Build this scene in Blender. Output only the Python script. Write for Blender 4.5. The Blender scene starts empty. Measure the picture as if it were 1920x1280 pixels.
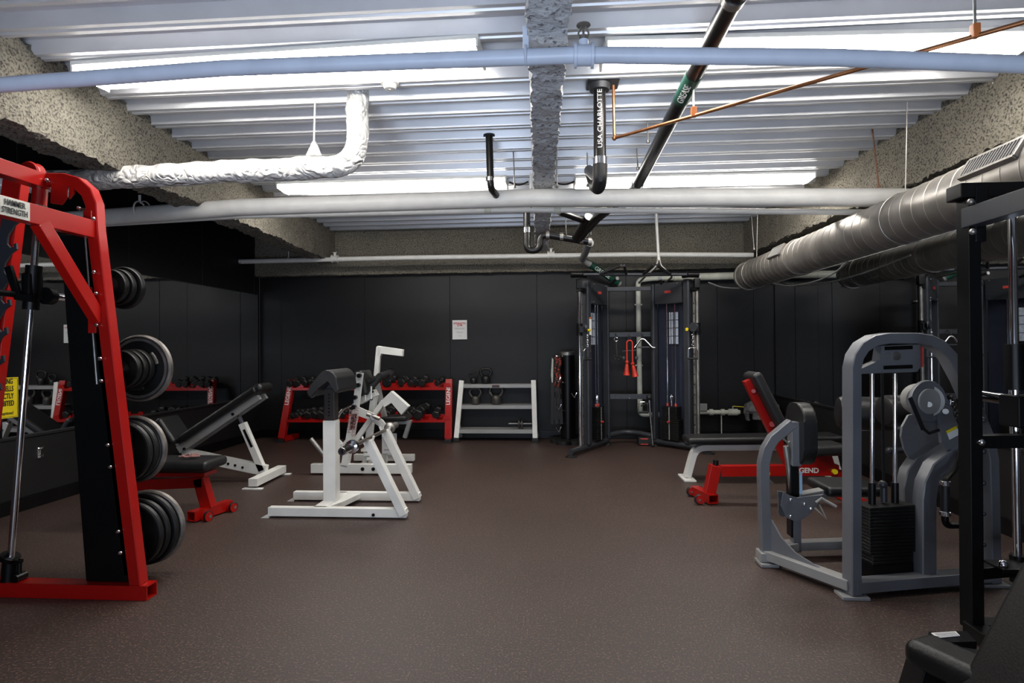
import bpy, bmesh, math, random
from mathutils import Vector as V, Matrix, noise
random.seed(4)
S = bpy.context.scene
C = S.collection
# ---------------------------------------------------------------- camera, world, exposure
F, H = 1100.0, 1.26
YAW, PIT, ROLL = math.atan(80 / F), math.atan(10.65 / F), 0.0081
def ray(px, py):
    a = (px - 960) / F; b = -(py - 640) / F
    return raw(a, b, 1)
def raw(a, b, y):
    c, s = math.cos(ROLL), math.sin(ROLL)
    x = a * c + b * s; u = -a * s + b * c
    y2 = y * math.cos(PIT) - u * math.sin(PIT); u2 = y * math.sin(PIT) + u * math.cos(PIT)
    c, s = math.cos(YAW), math.sin(YAW)
    return V((x * c - y2 * s, x * s + y2 * c, u2))
cam = bpy.data.cameras.new('camera'); camo = bpy.data.objects.new('camera', cam); C.objects.link(camo)
cam.lens = 36 * F / 1920; cam.sensor_width = 36; cam.clip_start = .05
R_, U_, F_ = raw(1, 0, 0), raw(0, 1, 0), raw(0, 0, 1)
M = Matrix.Identity(4)
for i in range(3):
    M[i][0] = R_[i]; M[i][1] = U_[i]; M[i][2] = -F_[i]
M[2][3] = H
camo.matrix_world = M
S.camera = camo
w = bpy.data.worlds.new('world'); S.world = w; w.use_nodes = True
w.node_tree.nodes['Background'].inputs[0].default_value = (.4, .5, .7, 1)
w.node_tree.nodes['Background'].inputs[1].default_value = .02
S.view_settings.view_transform = 'Standard'; S.view_settings.look = 'None'
S.view_settings.exposure = 1.2; S.view_settings.gamma = 1
S.view_settings.use_curve_mapping = False
TUBE = 13.0            # strength of the fluorescent lenses
def area(loc, rot, size, energy, col):
    l = bpy.data.lights.new('cool_fill', 'AREA'); l.shape = 'RECTANGLE'; l.size, l.size_y = size
    l.energy = energy; l.color = col
    o = bpy.data.objects.new('cool_fill', l); C.objects.link(o); o.location = loc; o.rotation_euler = rot
area((-.3, -1.6, .55), (math.radians(152), 0, 0), (3.4, 1.4), 82, (.70, .815, 1))   # added unseen cool fill low behind the camera, aimed up at the deck

# ---------------------------------------------------------------- helpers
def P(px, py, X=None, Y=None, Z=None):
    d = ray(px, py)
    t = Y / d.y if Y is not None else X / d.x if X is not None else (Z - H) / d.z
    return V((d.x * t, d.y * t, H + d.z * t))
def PL(px, py, A, B):
    d = ray(px, py); n = V((-(B[1] - A[1]), B[0] - A[0]))
    t = (n.x * A[0] + n.y * A[1]) / (n.x * d.x + n.y * d.y)
    return V((d.x * t, d.y * t, H + d.z * t))
class MB:
    def __init__(s): s.bm = bmesh.new()
    def _bev(s, faces, b, seg):
        if b > 0:
            es = list({e for f in faces for e in f.edges})
            bmesh.ops.bevel(s.bm, geom=es, offset=b, segments=seg, affect='EDGES', profile=.5, clamp_overlap=True)
    def hexa(s, p, bev=0, seg=2):
        v = [s.bm.verts.new(q) for q in p]
        fs = [s.bm.faces.new([v[i] for i in f]) for f in ((0, 3, 2, 1), (4, 5, 6, 7), (0, 1, 5, 4), (1, 2, 6, 5), (2, 3, 7, 6), (3, 0, 4, 7))]
        s._bev(fs, bev, seg); return s
    def box(s, c, d, R=None, bev=0, seg=2):
        c = V(c); R = R or Matrix.Identity(3)
        p = [c + R @ V((x * d[0] / 2, y * d[1] / 2, z * d[2] / 2)) for z in (-1, 1) for x, y in ((-1, -1), (1, -1), (1, 1), (-1, 1))]
        return s.hexa(p, bev, seg)
    def bar(s, a, b, w, h, up=(0, 0, 1), bev=.004, seg=2):
        a, b, up = V(a), V(b), V(up); d = (b - a).normalized()
        x = d.cross(up)
        if x.length < 1e-4: x = d.cross(V((0, 1, 0)))
        x.normalize(); u = x.cross(d)
        p = [q + x * sx * w / 2 + u * su * h / 2 for q in (a, b) for sx, su in ((-1, -1), (1, -1), (1, 1), (-1, 1))]
        p = [p[0], p[3], p[2], p[1], p[4], p[7], p[6], p[5]]
        return s.hexa(p, bev, seg)
    def sweep(s, pts, ring, cap=True):
        rs = [[s.bm.verts.new(q) for q in ring(i)] for i in range(len(pts))]
        n = len(rs[0])
        for a, b in zip(rs, rs[1:]):
            for i in range(n): s.bm.faces.new((a[i], a[(i + 1) % n], b[(i + 1) % n], b[i]))
        if cap:
            s.bm.faces.new(rs[0][::-1]); s.bm.faces.new(rs[-1])
        return s
    def cyl(s, a, b, r, r2=None, n=20):
        r2 = r if r2 is None else r2
        return s.tube([a, b], [r, r2], n)
    def tube(s, pts, r, n=12):
        pts = [V(p) for p in pts]; m = len(pts)
        rr = r if isinstance(r, (list, tuple)) else [r] * m
        T = []
        for i in range(m):
            t = (pts[min(i + 1, m - 1)] - pts[max(i - 1, 0)]); T.append(t.normalized())
        x = T[0].orthogonal().normalized(); fr = []
        for i in range(m):
            x = (x - T[i] * x.dot(T[i])).normalized(); fr.append((x.copy(), T[i].cross(x)))
        return s.sweep(pts, lambda i: [pts[i] + (fr[i][0] * math.cos(k * 2 * math.pi / n) + fr[i][1] * math.sin(k * 2 * math.pi / n)) * rr[i] for k in range(n)])
    def rtube(s, pts, w, h, side):
        """rectangular tube swept along pts in the plane whose normal is side; w across the plane, h in it; edges slightly rounded"""
        pts = [V(p) for p in pts]; side = V(side).normalized(); m = len(pts); c = .14
        hs = []
        for i in range(m):
            d1 = (pts[i] - pts[max(i - 1, 0)]); d2 = (pts[min(i + 1, m - 1)] - pts[i])
            d1 = d1.normalized() if d1.length > 1e-6 else d2.normalized(); d2 = d2.normalized() if d2.length > 1e-6 else d1
            t = (d1 + d2).normalized(); k = 1 / max(.5, t.dot(d1))
            hs.append(t.cross(side).normalized() * k)
        sh = [(-1 + c, -1), (1 - c, -1), (1, -1 + c), (1, 1 - c), (1 - c, 1), (-1 + c, 1), (-1, 1 - c), (-1, -1 + c)]
        return s.sweep(pts, lambda i: [pts[i] + side * a * w / 2 + hs[i] * b * h / 2 for a, b in sh])
    def prism(s, poly, d, bev=0, seg=2):
        d = V(d); a = [s.bm.verts.new(V(p)) for p in poly]; b = [s.bm.verts.new(V(p) + d) for p in poly]; n = len(a)
        fs = [s.bm.faces.new(a), s.bm.faces.new(b[::-1])] + [s.bm.faces.new((a[i], b[i], b[(i + 1) % n], a[(i + 1) % n])) for i in range(n)]
        s._bev(fs, bev, seg); return s
    def lathe(s, prof, o, ax, n=32):
        o, ax = V(o), V(ax).normalized(); x = ax.orthogonal().normalized(); y = ax.cross(x)
        pts = [o + ax * h for r, h in prof]
        return s.sweep(pts, lambda i: [pts[i] + (x * math.cos(k * 2 * math.pi / n) + y * math.sin(k * 2 * math.pi / n)) * max(prof[i][0], 1e-4) for k in range(n)])
    def ball(s, c, r, n=12):
        m = Matrix.Translation(V(c)) @ Matrix.Scale(r, 4)
        bmesh.ops.create_uvsphere(s.bm, u_segments=n, v_segments=n // 2 + 2, radius=1, matrix=m); return s
    def ring(s, c, ax, R, r, n=28, a0=0, a1=2 * math.pi, x=None):
        c, ax = V(c), V(ax).normalized(); x = V(x).normalized() if x else ax.orthogonal().normalized(); y = ax.cross(x)
        return s.tube([c + (x * math.cos(t) + y * math.sin(t)) * R for t in [a0 + (a1 - a0) * i / n for i in range(n + 1)]], r, 8)
    def build(s, name, mt, parent=None, **kw):
        bm = s.bm
        bmesh.ops.recalc_face_normals(bm, faces=bm.faces)
        if parent is not None: bmesh.ops.translate(bm, verts=bm.verts, vec=-off(parent))
        for f in bm.faces: f.smooth = True
        for e in bm.edges:
            if len(e.link_faces) == 2 and e.calc_face_angle(0) > .6: e.smooth = False
        me = bpy.data.meshes.new(name); bm.to_mesh(me); bm.free(); me.materials.append(mt)
        o = bpy.data.objects.new(name, me); C.objects.link(o)
        wn = o.modifiers.new('weighted_normals', 'WEIGHTED_NORMAL'); wn.keep_sharp = True; wn.weight = 80
        if parent is not None: o.parent = parent
        for k, v in kw.items(): o[k] = v
        return o
OFF = {}
def off(o):
    while o.parent: o = o.parent
    return OFF.get(o.name, V((0, 0, 0)))
def thing(name, label, cat, loc=(0, 0, 0), group=None):
    o = bpy.data.objects.new(name, None); C.objects.link(o); o.location = loc; OFF[o.name] = V(loc)
    o.empty_display_size = .1
    o['label'] = label; o['category'] = cat
    if group: o['group'] = group
    return o
def tag(o, label, cat, group=None):
    o['label'] = label; o['category'] = cat
    if group: o['group'] = group
    return o
def struct(o): o['kind'] = 'structure'; return o
def copy_tree(o, parent=None):
    c = o.copy(); C.objects.link(c)
    if parent is not None: c.parent = parent
    for ch in [x for x in S.objects if x.parent == o]: copy_tree(ch, c)
    return c
def text(body, size, c, xd, up, mt, parent, name='lettering', sx=1.0, bold=0.0, spacing=1.0):
    cu = bpy.data.curves.new(name, 'FONT'); cu.body = body; cu.size = size; cu.extrude = .0006; cu.offset = bold
    cu.align_x = 'CENTER'; cu.align_y = 'CENTER'; cu.space_line = spacing; cu.materials.append(mt)
    f = bpy.data.objects.new(name, cu); me = bpy.data.meshes.new_from_object(f); bpy.data.objects.remove(f); me.name = name
    o = bpy.data.objects.new(name, me); C.objects.link(o)
    x = V(xd).normalized(); n = x.cross(V(up)).normalized(); y = n.cross(x)
    m = Matrix.Identity(4)
    for i in range(3): m[i][0] = x[i] * sx; m[i][1] = y[i]; m[i][2] = n[i]
    l = V(c) + n * .0012 - (off(parent) if parent else V((0, 0, 0)))
    for i in range(3): m[i][3] = l[i]
    if parent: o.parent = parent
    o.matrix_local = m
    return o
# ---------------------------------------------------------------- materials
def mat(name, col, rough=.5, metal=0, var=0, vs=6, bump=0, bs=60, coat=0, spec=None, emit=None):
    m = bpy.data.materials.new(name); m.use_nodes = True; n, l = m.node_tree.nodes, m.node_tree.links
    b = n['Principled BSDF']; b.inputs['Base Color'].default_value = (*col, 1)
    b.inputs['Roughness'].default_value = rough; b.inputs['Metallic'].default_value = metal
    if coat: b.inputs['Coat Weight'].default_value = coat; b.inputs['Coat Roughness'].default_value = .1
    if spec is not None: b.inputs['Specular IOR Level'].default_value = spec
    if emit: b.inputs['Emission Color'].default_value = (*emit[0], 1); b.inputs['Emission Strength'].default_value = emit[1]
    if var or bump:
        tc = n.new('ShaderNodeTexCoord')
    if var:
        t = n.new('ShaderNodeTexNoise'); t.inputs['Scale'].default_value = vs; t.inputs['Detail'].default_value = 6
        l.new(tc.outputs['Object'], t.inputs['Vector'])
        r = n.new('ShaderNodeValToRGB'); r.color_ramp.elements[0].position = .35; r.color_ramp.elements[1].position = .65
        r.color_ramp.elements[0].color = (*[c * (1 - var) for c in col], 1); r.color_ramp.elements[1].color = (*[min(1, c * (1 + var)) for c in col], 1)
        l.new(t.outputs['Fac'], r.inputs['Fac']); l.new(r.outputs['Color'], b.inputs['Base Color'])
        rr = n.new('ShaderNodeMapRange'); rr.inputs['To Min'].default_value = max(.03, rough * .85); rr.inputs['To Max'].default_value = min(1, rough * 1.15)
        l.new(t.outputs['Fac'], rr.inputs['Value']); l.new(rr.outputs['Result'], b.inputs['Roughness'])
    if bump:
        t2 = n.new('ShaderNodeTexNoise'); t2.inputs['Scale'].default_value = bs; t2.inputs['Detail'].default_value = 8
        l.new(tc.outputs['Object'], t2.inputs['Vector'])
        bp = n.new('ShaderNodeBump'); bp.inputs['Strength'].default_value = bump; bp.inputs['Distance'].default_value = .01
        l.new(t2.outputs['Fac'], bp.inputs['Height']); l.new(bp.outputs['Normal'], b.inputs['Normal'])
    return m
def flecked(name, base, fleck, scale, lo, hi, rough, bump=0, base2=None):
    m = mat(name, base, rough); n, l = m.node_tree.nodes, m.node_tree.links; b = n['Principled BSDF']
    tc = n.new('ShaderNodeTexCoord')
    t = n.new('ShaderNodeTexNoise'); t.inputs['Scale'].default_value = scale; t.inputs['Detail'].default_value = 3
    l.new(tc.outputs['Object'], t.inputs['Vector'])
    r = n.new('ShaderNodeValToRGB'); r.color_ramp.elements[0].position = lo; r.color_ramp.elements[1].position = hi
    r.color_ramp.elements[0].color = (0, 0, 0, 1); r.color_ramp.elements[1].color = (1, 1, 1, 1)
    l.new(t.outputs['Fac'], r.inputs['Fac'])
    t2 = n.new('ShaderNodeTexNoise'); t2.inputs['Scale'].default_value = 1.3; t2.inputs['Detail'].default_value = 5
    l.new(tc.outputs['Object'], t2.inputs['Vector'])
    r2 = n.new('ShaderNodeValToRGB'); r2.color_ramp.elements[0].position = .3; r2.color_ramp.elements[1].position = .7
    r2.color_ramp.elements[0].color = (*base, 1); r2.color_ramp.elements[1].color = (*(base2 or base), 1)
    l.new(t2.outputs['Fac'], r2.inputs['Fac'])
    mx = n.new('ShaderNodeMix'); mx.data_type = 'RGBA'
    l.new(r.outputs['Color'], mx.inputs[0]); l.new(r2.outputs['Color'], mx.inputs[6]); mx.inputs[7].default_value = (*fleck, 1)
    l.new(mx.outputs[2], b.inputs['Base Color'])
    if bump:
        bp = n.new('ShaderNodeBump'); bp.inputs['Strength'].default_value = bump; bp.inputs['Distance'].default_value = .01
        l.new(t.outputs['Fac'], bp.inputs['Height']); l.new(bp.outputs['Normal'], b.inputs['Normal'])
    return m
FLOOR = flecked('rubber_floor', (.032, .0205, .0165), (.15, .08, .06), 95, .575, .635, .5, .3, (.042, .0265, .0220))
FIRE = flecked('sprayed_fireproofing', (.17, .158, .128), (.045, .040, .032), 75, .47, .66, 1, 1.0, (.24, .22, .175))
FIRE2 = flecked('uplit_fireproofing', (.50, .51, .53), (.20, .20, .21), 42, .57, .66, 1, 1.0, (.56, .57, .58))  # paler fireproofing copy; the centre beam's light from below put into its colour
DECK = mat('galvanised_deck', (.60, .61, .64), .36, .4, .05, 3)
WALL = mat('black_wall_paint', (.0048, .0048, .0057), .48, 0, .12, 3, .12, 90, spec=.35)
WALL2 = mat('dull_black_paint_and_shade', (.004, .004, .0045), .55, 0, .1, 3)
WALL3 = mat('brown_black_paint', (.030, .026, .023), .6, 0, .15, 2)
MIRROR = mat('mirror_glass', (.62, .64, .66), .015, 1, 0)
LENS = mat('lit_lens', (.9, .9, .9), .4, emit=((1, .955, .89), TUBE))
FIXW = mat('white_enamel', (.75, .75, .72), .35, 0, .04)
WPIPE = mat('white_pipe_paint', (.74, .73, .70), .38, 0, .05, 8)
BPIPE = mat('pale_blue_pipe', (.60, .67, .80), .4, 0, .05, 8)  # even pale blue base colour of the near pipe
CREAM = mat('cream_pipe_paint', (.55, .56, .49), .45, 0, .12, 9)
FOIL = mat('white_foil_jacket', (.80, .79, .76), .3, .15, .05, 9, .9, 30)
BPVC = mat('black_pvc', (.009, .008, .008), .3, 0, .15, 9)
COPPER = mat('copper', (.50, .22, .10), .38, .9, .2, 12)
ORANGE = mat('orange_clip', (.55, .16, .04), .5, 0, .1)
GREEN = mat('green_label', (.003, .05, .032), .45, 0, .05)
DUCT = mat('spiral_duct_metal', (.30, .28, .255), .38, .6, .22, 4, .06, 30)
STEELD = mat('dull_steel', (.32, .31, .29), .42, .9, .2, 14)
CHROME = mat('chrome', (.80, .80, .82), .12, 1, .03)
RED = mat('red_powder_coat', (.34, .004, .002), .3, 0, .06, 4, coat=.15)
WHITE = mat('white_powder_coat', (.70, .70, .67), .38, 0, .07, 5, .05, 60)
GREY = mat('grey_powder_coat', (.15, .155, .17), .38, .2, .06, 5, .04, 80)
LGREY = mat('light_grey_powder_coat', (.28, .28, .275), .4, .1, .06, 5)
BLACK = mat('black_powder_coat', (.0022, .0022, .0026), .36, 0, .15, 6, spec=.3)
CHAR = mat('charcoal_powder_coat', (.035, .038, .045), .38, .2, .08, 5)
NAVY = mat('navy_shroud', (.020, .024, .042), .35, .1, .1, 4)
PAD = mat('black_vinyl', (.0065, .0065, .007), .42, 0, .2, 7, .12, 160)
PADG = mat('dark_grey_vinyl', (.013, .013, .014), .42, 0, .15, 7, .12, 160)
PADD = mat('vignetted_black_vinyl', (.0035, .0035, .0035), .45, 0, .2, 7, .12, 160, spec=.35)  # black vinyl darkened in its colour to put in the corner vignette
RUB = mat('black_rubber', (.007, .007, .0075), .55, 0, .2, 10, .1, 120)
IRON = mat('worn_iron', (.060, .056, .050), .42, .5, .35, 9, .15, 50)
IRONB = mat('black_iron', (.006, .006, .006), .42, .2, .25, 9, .1, 50)
EDGE = mat('worn_plate_edge', (.22, .20, .18), .38, .7, .3, 12)
YELLOW = mat('yellow_plastic', (.80, .62, .01), .4, 0, .04)
INK = mat('black_ink', (.01, .01, .01), .6, 0, .02)
WINK = mat('white_ink', (.72, .72, .72), .6, 0, .02)
PAPER = mat('white_paper', (.74, .74, .73), .8, 0, .03)
REDINK = mat('red_ink', (.55, .05, .04), .7, 0, .02)
GINK = mat('grey_ink', (.35, .35, .36), .7, 0, .02)
REDRUB = mat('red_rubber', (.62, .035, .015), .45, 0, .08)
ROPE = flecked('red_black_rope', (.015, .012, .012), (.42, .05, .03), 60, .5, .54, .8)
STRAP = mat('pale_webbing', (.42, .44, .38), .8, 0, .1, 20)
PINK = mat('pink_cloth', (.32, .16, .15), .9, 0, .3, 30)
BAG = mat('clear_plastic_bag', (.13, .13, .135), .25, 0, .2, 20, .6, 25)
BADGE = mat('silver_badge', (.50, .50, .46), .4, .5, .1)
RULER = mat('blue_ruler_decal', (.35, .55, .75), .5, 0, .1)
CHART = mat('pale_chart_print', (.42, .47, .56), .5, 0, .2, 40)

# ---------------------------------------------------------------- room shell
XL, XR, YB, YF, ZD = -4.22, 2.97, 8.13, -3.0, 2.88
struct(MB().box(((XL + XR) / 2, (YB + YF) / 2, -.05), (XR - XL + .4, YB - YF + .4, .1)).build('floor', FLOOR))
def panel_wall(name, a, b, z0, z1, n, mt, seams):
    a, b = V(a), V(b); n = V(n); m = MB()
    L = (b - a).length; d = (b - a).normalized(); cuts = [0] + [s_ for s_ in seams if 0 < s_ < L] + [L]
    m.bar(a - n * .06 + V((0, 0, (z0 + z1) / 2)), b - n * .06 + V((0, 0, (z0 + z1) / 2)), .1, z1 - z0, bev=0)
    for s0, s1 in zip(cuts, cuts[1:]):
        p, q = a + d * (s0 + .0015), a + d * (s1 - .0015)
        zc = V((0, 0, (z0 + z1) / 2))
        m.bar(p - n * .006 + zc, q - n * .006 + zc, .012, z1 - z0, bev=.002, seg=1)
    return struct(m.build(name, mt))
panel_wall('wall_back', (XL, YB, 0), (XR, YB, 0), 0, 3.05, (0, -1, 0), WALL, [.32, 1.54, 2.76, 3.98, 5.2, 6.42, 6.9])
panel_wall('wall_left', (XL, YF, 0), (XL, YB, 0), 0, 3.05, (1, 0, 0), WALL2, [1.22 * i for i in range(1, 10)])
panel_wall('wall_right', (XR, YF, 0), (XR, YB, 0), 0, 3.05, (-1, 0, 0), WALL3, [1.22 * i for i in range(1, 10)])
panel_wall('wall_front', (XL, YF, 0), (XR, YF, 0), 0, 3.05, (0, 1, 0), WALL3, [])
# lower wainscot, ledges, baseboards
for nm, x, s_ in (('left', XL, 1), ('right', XR, -1)):
    m = MB(); m.box((x + s_ * .008, (YB + YF) / 2, .30), (.016, YB - YF, .56))
    m.box((x + s_ * .016, (YB + YF) / 2, .583), (.032, YB - YF, .022), bev=.004)
    struct(m.build('trim_1' if s_ > 0 else 'trim_2', WALL2))
    struct(MB().box((x + s_ * .022, (YB + YF) / 2, .055), (.02, YB - YF, .11), bev=.004).build('baseboard_' + nm, BLACK))
struct(MB().box(((XL + XR) / 2, YB - .012, .055), (XR - XL - .06, .02, .11), bev=.004).build('baseboard_back', BLACK))
# mirrors: each pane can be lifted off its wall
def mirror(x, s_, y0, y1, z0, z1, label, grp):
    t = thing('wall_mirror', label, 'mirror', (x + s_ * .012, (y0 + y1) / 2, z0), grp)
    MB().box((x + s_ * .015, (y0 + y1) / 2, (z0 + z1) / 2), (.006, y1 - y0 - .004, z1 - z0)).build('mirror_pane', MIRROR, t)
    for zc_ in (z1 + .003, z0 - .002): MB().box((x + s_ * .016, (y0 + y1) / 2, zc_), (.014, y1 - y0, .008)).build('edge_channel', LGREY if s_ < 0 and zc_ > 1 else CHAR, t)
ordn = ['first', 'second', 'third', 'fourth', 'fifth', 'sixth', 'seventh', 'eighth', 'ninth', 'tenth', 'eleventh', 'twelfth', 'thirteenth', 'fourteenth']
ys = [8.05, 7.57, 6.44, 5.31, 4.18, 3.05, 1.92]
for i in range(4):
    mirror(XL, 1, ys[i + 1], ys[i], .597, 2.03, f'dark mirror pane on the wall behind the red machine, {ordn[i]} from the back corner', 'mirror panes along the left wall')
ys = [8.1, 6.81, 5.56, 4.29, 3.05, 1.8]
for i in range(4):
    mirror(XR, -1, ys[i + 1], ys[i], .597, 2.09, f'dark mirror pane on the wall beneath the spiral duct, {ordn[i]} from the back corner', 'mirror panes along the right wall')

# corrugated steel deck
def deck():
    m = MB(); prof = []; y = -2.95; p = .252
    while y < YB:
        prof += [(y, ZD + .07), (y + .128, ZD + .07), (y + .150, ZD), (y + .176, ZD), (y + .182, ZD + .013), (y + .196, ZD + .013), (y + .202, ZD), (y + .230, ZD)]
        y += p
    x0, x1 = -3.06, 2.75
    vs = [(m.bm.verts.new((x0, a, z)), m.bm.verts.new((x1, a, z))) for a, z in prof]
    top = [(m.bm.verts.new((x0, a, z + .004)), m.bm.verts.new((x1, a, z + .004))) for a, z in prof]
    for q in (vs, top):
        for a, b in zip(q, q[1:]): m.bm.faces.new((a[0], a[1], b[1], b[0]))
    bmesh.ops.recalc_face_normals(m.bm, faces=m.bm.faces)
    me = bpy.data.meshes.new('ceiling'); m.bm.to_mesh(me); m.bm.free(); me.materials.append(DECK)
    o = bpy.data.objects.new('ceiling', me); C.objects.link(o); return struct(o)
deck()
m = MB(); m.box(((XL - 3.06) / 2, (YB + YF) / 2, 2.99), (1.3, YB - YF, .06)); m.box((2.9, (YB + YF) / 2, 3.0), (.5, YB - YF, .06)); m.box((0, (YB + YF) / 2, 3.08), (7.6, YB - YF, .06))
struct(m.build('roof_slab', WALL2))  # side strips coloured black to paint in the unlit void beside the beams
# sprayed fireproofed beams
def rough_beam(name, a, b, wd, z0, z1, amp=.022, step=.026, mt=None):
    a, b = V((*a, 0)), V((*b, 0)); d = (b - a).normalized(); x = V((d.y, -d.x, 0)); L = (b - a).length
    nx = max(2, round(wd / step)); nz = max(2, round((z1 - z0) / step)); nl = round(L / step)
    loop = [(-.5 + i / nx, 0) for i in range(nx)] + [(.5, i / nz) for i in range(nz)] + [(.5 - i / nx, 1) for i in range(nx)] + [(-.5, 1 - i / nz) for i in range(nz)]
    m = MB(); rs = []
    for k in range(nl + 1):
        r = []
        for u, v in loop:
            p = a + d * (L * k / nl) + x * (u * wd) + V((0, 0, z0 + v * (z1 - z0)))
            q = noise.noise_vector(p * 7) * amp * .45 + noise.noise_vector(p * 22) * amp * .45 + noise.noise_vector(p * 55) * amp * .5
            if v < .06 or v > .94: q *= 1.5
            r.append(m.bm.verts.new(p + q))
        rs.append(r)
    n = len(loop)
    for p, q in zip(rs, rs[1:]):
        for i in range(n): m.bm.faces.new((p[i], p[(i + 1) % n], q[(i + 1) % n], q[i]))
    m.bm.faces.new(rs[0][::-1]); m.bm.faces.new(rs[-1])
    return struct(m.build(name, mt or FIRE))
rough_beam('trim_3', (-3.17, 8.0), (-2.87, 1.0), .24, 2.46, 2.93)
rough_beam('trim_4', (2.63, 8.0), (2.93, 1.0), .22, 2.46, 2.93)
rough_beam('trim_5', (-.168, 8.0), (.03, .8), .165, 2.585, 2.93, amp=.016, step=.02, mt=FIRE2)
rough_beam('trim_6', (XL, 8.07), (XR, 8.07), .14, 2.29, 2.92, amp=.010)
m = MB(); m.cyl((2.585, 7.9, 2.865), (2.76, 2.4, 2.865), .011); struct(m.build('trim_7', CHROME))

# ---------------------------------------------------------------- light fixtures
def fixture(c, L, yaw, label, wires=None):
    c = V(c); t = thing('ceiling_light', label, 'light', c, 'long fluorescent fixtures under the steel deck')
    R = Matrix.Rotation(yaw, 3, 'Z'); d = R @ V((1, 0, 0)); y = R @ V((0, 1, 0))
    m = MB(); m.box(c + V((0, 0, -.012)), (L + .04, .27, .024), R, .003)
    for s_ in (-1, 1): m.box(c + d * s_ * (L / 2 + .012) + V((0, 0, -.035)), (.014, .27, .06), R, .004)
    m.build('housing', FIXW, t)
    a = c - d * L / 2; prof = [(-.12, -.026), (.12, -.026), (.12, -.045), (.085, -.068), (0, -.076), (-.085, -.068), (-.12, -.045)]
    MB().prism([a + y * p + V((0, 0, z)) for p, z in prof], d * L).build('diffuser', LENS, t)
fixture((-1.53, 3.17, ZD), 2.27, -.035, 'long lit fluorescent fixture above the blue pipe, on the smoke detector side')
fixture((1.39, 3.26, ZD), 2.2, .045, 'long lit fluorescent fixture crossed by the black diagonal pipe, above the blue pipe')
fixture((-1.56, 5.62, ZD), 2.2, 0, 'long lit fluorescent fixture behind the elbow of the foil wrapped pipe')
fixture((1.32, 5.74, ZD), 2.2, .02, 'long lit fluorescent fixture above the white pipe, beside the spiral duct')
for x0, x1, y in ((-.42, -.24, 5.62), (0, .21, 5.65)):
    pts = [V((x0 + (x1 - x0) * k / 8, y, ZD - .03 - .03 * math.sin(k / 8 * math.pi))) for k in range(9)]
    tag(MB().tube(pts, .008, 8).build('light_cable', BPVC), 'short black cable drooping between light fixture and centre beam, ' + ('elbow pipe side' if x0 < -.3 else 'spiral duct side'), 'cable')

# ---------------------------------------------------------------- pipes
def pipe(name, label, pts, r, mt, cat='pipe', base=None):
    t = thing(name, label, cat, base or pts[0]); MB().tube(pts, r, 24).build('pipe_body', mt, t); return t
def rod(a, b, label, r=.005, mt=None):
    m = MB(); m.cyl(a, b, r, n=8); m.lathe([(.012, 0), (.012, .02), (.005, .021)], V(b), (0, 0, 1), 6)
    return tag(m.build('hanger_rod', mt or STEELD), label, 'hanger')
def bend(pts, k=.12, n=6):
    """round the corners of a polyline"""
    pts = [V(p) for p in pts]; out = [pts[0]]
    for a, b, c in zip(pts, pts[1:], pts[2:]):
        u, v = (a - b), (c - b); kk = min(k, u.length * .49, v.length * .49); p, q = b + u.normalized() * kk, b + v.normalized() * kk
        for i in range(n + 1):
            s_ = i / n; out.append(p * (1 - s_) ** 2 + b * 2 * s_ * (1 - s_) + q * s_ ** 2)
    return out + [pts[-1]]
# pale blue pipe close to the camera
bp = [P(-90, 166, Y=2.55), P(420, 128, Y=2.52), P(1095, 103, Y=2.5), P(1560, 108, Y=2.5), P(2010, 124, Y=2.5)]
t = pipe('sprinkler_pipe', 'pale blue sprinkler pipe running across the ceiling under the near lights', [bp[0] + V((-.6, 0, 0))] + bp + [bp[-1] + V((.4, 0, 0))], .034, BPIPE)
a, b = P(1076, 104, Y=2.5), P(1113, 104, Y=2.5)
m = MB(); m.cyl(a, b, .043, n=24); m.cyl(a, a + V((.012, 0, 0)), .052, n=24); m.cyl(b - V((.012, 0, 0)), b, .052, n=24); m.cyl((a + b) / 2, (a + b) / 2 + V((0, 0, .065)), .02, n=16); m.build('coupling', BPIPE, t)
h0 = (a + b) / 2 + V((0, 0, .065))
m = MB(); m.cyl(h0, h0 + V((0, 0, .02)), .014, n=12); m.tube([h0 + V((-.016, 0, .01)), h0 + V((-.022, 0, .03)), h0 + V((-.006, 0, .06))], .004, 6); m.tube([h0 + V((.016, 0, .01)), h0 + V((.022, 0, .03)), h0 + V((.006, 0, .06))], .004, 6); m.lathe([(.008, .055), (.03, .062), (.03, .066), (.004, .069)], h0, (0, 0, 1), 16); m.cyl(h0, h0 + V((0, 0, .055)), .005, n=8); m.build('sprinkler_head', STEELD, t)
q = P(986, 104, Y=2.5)
m = MB(); m.ring(q, (1, 0, 0), .037, .006); m.bar(q + V((0, 0, .03)), q + V((0, 0, .13)), .026, .006, up=(0, 1, 0)); m.build('hanger_strap', BPIPE, t)
# big white pipe
wp = [P(60, 417, Y=4.75), P(450, 389, Y=4.72), P(995, 371, Y=4.7), P(1700, 370, Y=4.7)]
t = pipe('overhead_pipe', 'thick white pipe running across the room below the far lights', [V((XL + .03, 4.75, wp[0].z))] + wp + [V((XR - .03, 4.7, wp[-1].z))], .07, WPIPE)
for px in (262, 996):
    q = P(px, 394 if px < 500 else 371, Y=4.72)
    m = MB(); m.ring(q, (1, 0, 0), .073, .007); m.bar(q + V((0, 0, .07)), q + V((0, 0, .13 if px < 500 else .20)), .024, .006, up=(0, 1, 0))
    if px < 500: m.ring(q + V((.05, 0, .0)), (1, .0, 0), .073, .005, a0=-.3, a1=2.5, x=(0, 1, 0))
    m.build('hanger_strap', WPIPE, t)
rod(P(1632, 208, Y=4.7), P(1648, 352, Y=4.7), 'rusty rod dropping from the deck to the thick white pipe near the duct', .006, mat('rust', (.20, .10, .06), .7, .4, .3, 30))
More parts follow.
